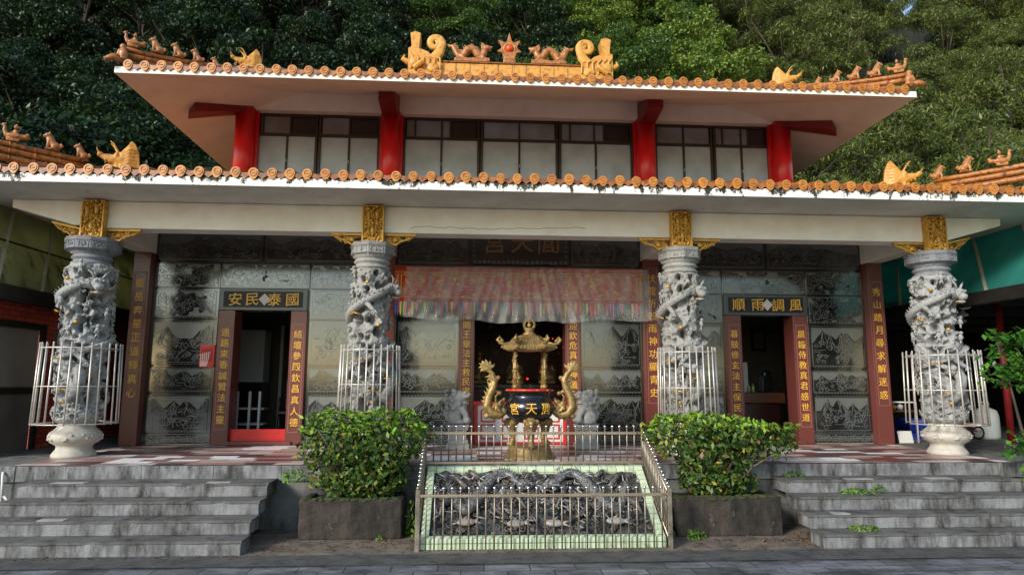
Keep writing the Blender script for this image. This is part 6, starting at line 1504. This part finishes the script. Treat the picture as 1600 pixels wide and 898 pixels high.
b = MB(); x0, x1, y0, y1 = 6.95, 7.40, 2.4, 2.8
b.box(x0, x1, y0, y0+.02, T+.03, T+.10); b.box(x0, x1, y0, y0+.02, T+.25, T+.34)
for i in range(5): xx = x0+(x1-x0-.04)*i/4; b.box(xx, xx+.04, y0+.001, y0+.019, T+.10, T+.25)
b.box(x0, x1, y1-.02, y1, T+.03, T+.34); b.box(x0, x0+.02, y0+.02, y1-.02, T+.03, T+.34); b.box(x1-.02, x1, y0+.02, y1-.02, T+.03, T+.34); b.build('crate_walls', MAT['blue'], t)
b = MB(); b.box(x0, x1, y0, y1, T, T+.028); b.build('crate_floor', MAT['blue'], t)
t = thing('water_container', 'white plastic water container beside the small red bicycle', 'container', (8.45, 2.4, T))
b = MB(); b.lathe([(.19, 0), (.20, .05), (.20, .36), (.195, .42), (.17, .50), (.06, .55), (.06, .60)], (8.45, 2.5, T), 24); b.build('tank', MAT['grey_white'], t); b = MB(); b.tube([(8.38, 2.5, T+.54), (8.38, 2.5, T+.64), (8.52, 2.5, T+.64), (8.52, 2.5, T+.54)], .014, 7); b.build('handle', MAT['white'], t)
t = thing('childs_bicycle', 'small red child\'s bicycle parked in the shed', 'bicycle', (7.8, 2.4, T))
for cx in (7.56, 8.12):
    b = MB(); b.tube([(cx+.10*math.cos(2*PI*i/24), 2.3, T+.122+.10*math.sin(2*PI*i/24)) for i in range(25)], .02, 7); w = b.build('tyre', MAT['rubber'], t)
    b = MB(); b.lathe([(.02, -.012), (.02, .012)], (0, 0, 0), 10)
    for k in range(8): b.tube([(0, 0, 0), (.085*math.cos(k*PI/4), .085*math.sin(k*PI/4), 0)], .004, 5)
    b.tube([(.083*math.cos(2*PI*i/20), .083*math.sin(2*PI*i/20), 0) for i in range(21)], .007, 5)
    b.xf(Matrix.Translation((cx, 2.3, T+.122)) @ Matrix.Rotation(PI/2, 4, 'X')); b.build('wheel_rim', MAT['white'], w)
b = MB(); b.tube([(7.56, 2.3, T+.122), (7.72, 2.3, T+.27), (7.98, 2.3, T+.25), (8.12, 2.3, T+.122)], .014, 7); b.tube([(7.72, 2.3, T+.27), (7.82, 2.3, T+.13), (7.98, 2.3, T+.25)], .014, 7); b.tube([(7.56, 2.3, T+.122), (7.82, 2.3, T+.13)], .011, 6); b.tube([(7.98, 2.3, T+.25), (7.95, 2.3, T+.33)], .012, 6); b.build('frame', MAT['bike_red'], t)
b = MB(); b.ell((7.70, 2.3, T+.32), (.07, .035, .02)); b.build('saddle', MAT['bike_red'], t); b = MB(); b.tube([(7.95, 2.18, T+.36), (7.95, 2.3, T+.33), (7.95, 2.42, T+.36)], .011, 6); b.build('handlebar', MAT['rubber'], t)
# ------------------------------------------------------------------ sapling at the right edge
def sapling():
    rng = np.random.default_rng(12); t = thing('sapling', 'young green leafy tree at the right edge beside the terrace', 'tree', (6.25, -1.25, 0)); b = MB(); P, N = [], []
    base = V(6.25, -1.25, 0); stems = [(V(5.95, -1.15, 1.15), V(5.80, -1.2, 1.8), V(5.66, -1.25, 2.2)), (V(6.05, -1.2, 1.2), V(5.98, -1.25, 1.85), V(5.90, -1.25, 2.3)), (V(6.2, -1.2, 1.1), V(6.2, -1.2, 1.8), V(6.15, -1.25, 2.25)), (V(6.4, -1.2, 1.1), V(6.45, -1.2, 1.7), V(6.5, -1.2, 2.2)), (V(6.0, -1.3, .62), V(5.85, -1.35, .85), V(5.78, -1.4, 1.0)), (V(6.1, -1.3, .5), V(5.95, -1.4, .66), V(5.86, -1.5, .75))]
    for a, c, d in stems:
        b.tube([base, a, c, d], [.026, .018, .011, .004], 7)
        for k in range(19):
            u = rng.uniform(.35, 1); st = a.lerp(c, u*2) if u < .5 else c.lerp(d, u*2-1); an = rng.uniform(0, 2*PI); L = rng.uniform(.14, .34); e = st+V(L*math.cos(an), L*math.sin(an)*.7, rng.uniform(-.08, .14)); b.tube([st, e], [.006, .002], 5)
            for m in range(10):
                p = st.lerp(e, .25+.75*m/9); P.append(p+V(*(rng.normal(size=3)*.035))); N.append((0, -.3, .8))
    link('foliage', leaf_mesh('foliage', np.array(P)-np.array(base), np.array(N), .105, MAT['leaf_side'], rng, .5, .35, .5), t); b.build('trunk', MAT['bark'], t)
sapling()
weed('seedling', 'low leafy plants on the ground beyond the right end of the steps', 6.05, -1.45, .0, .30, .75, 300, 31, .085, 'leaf_side')
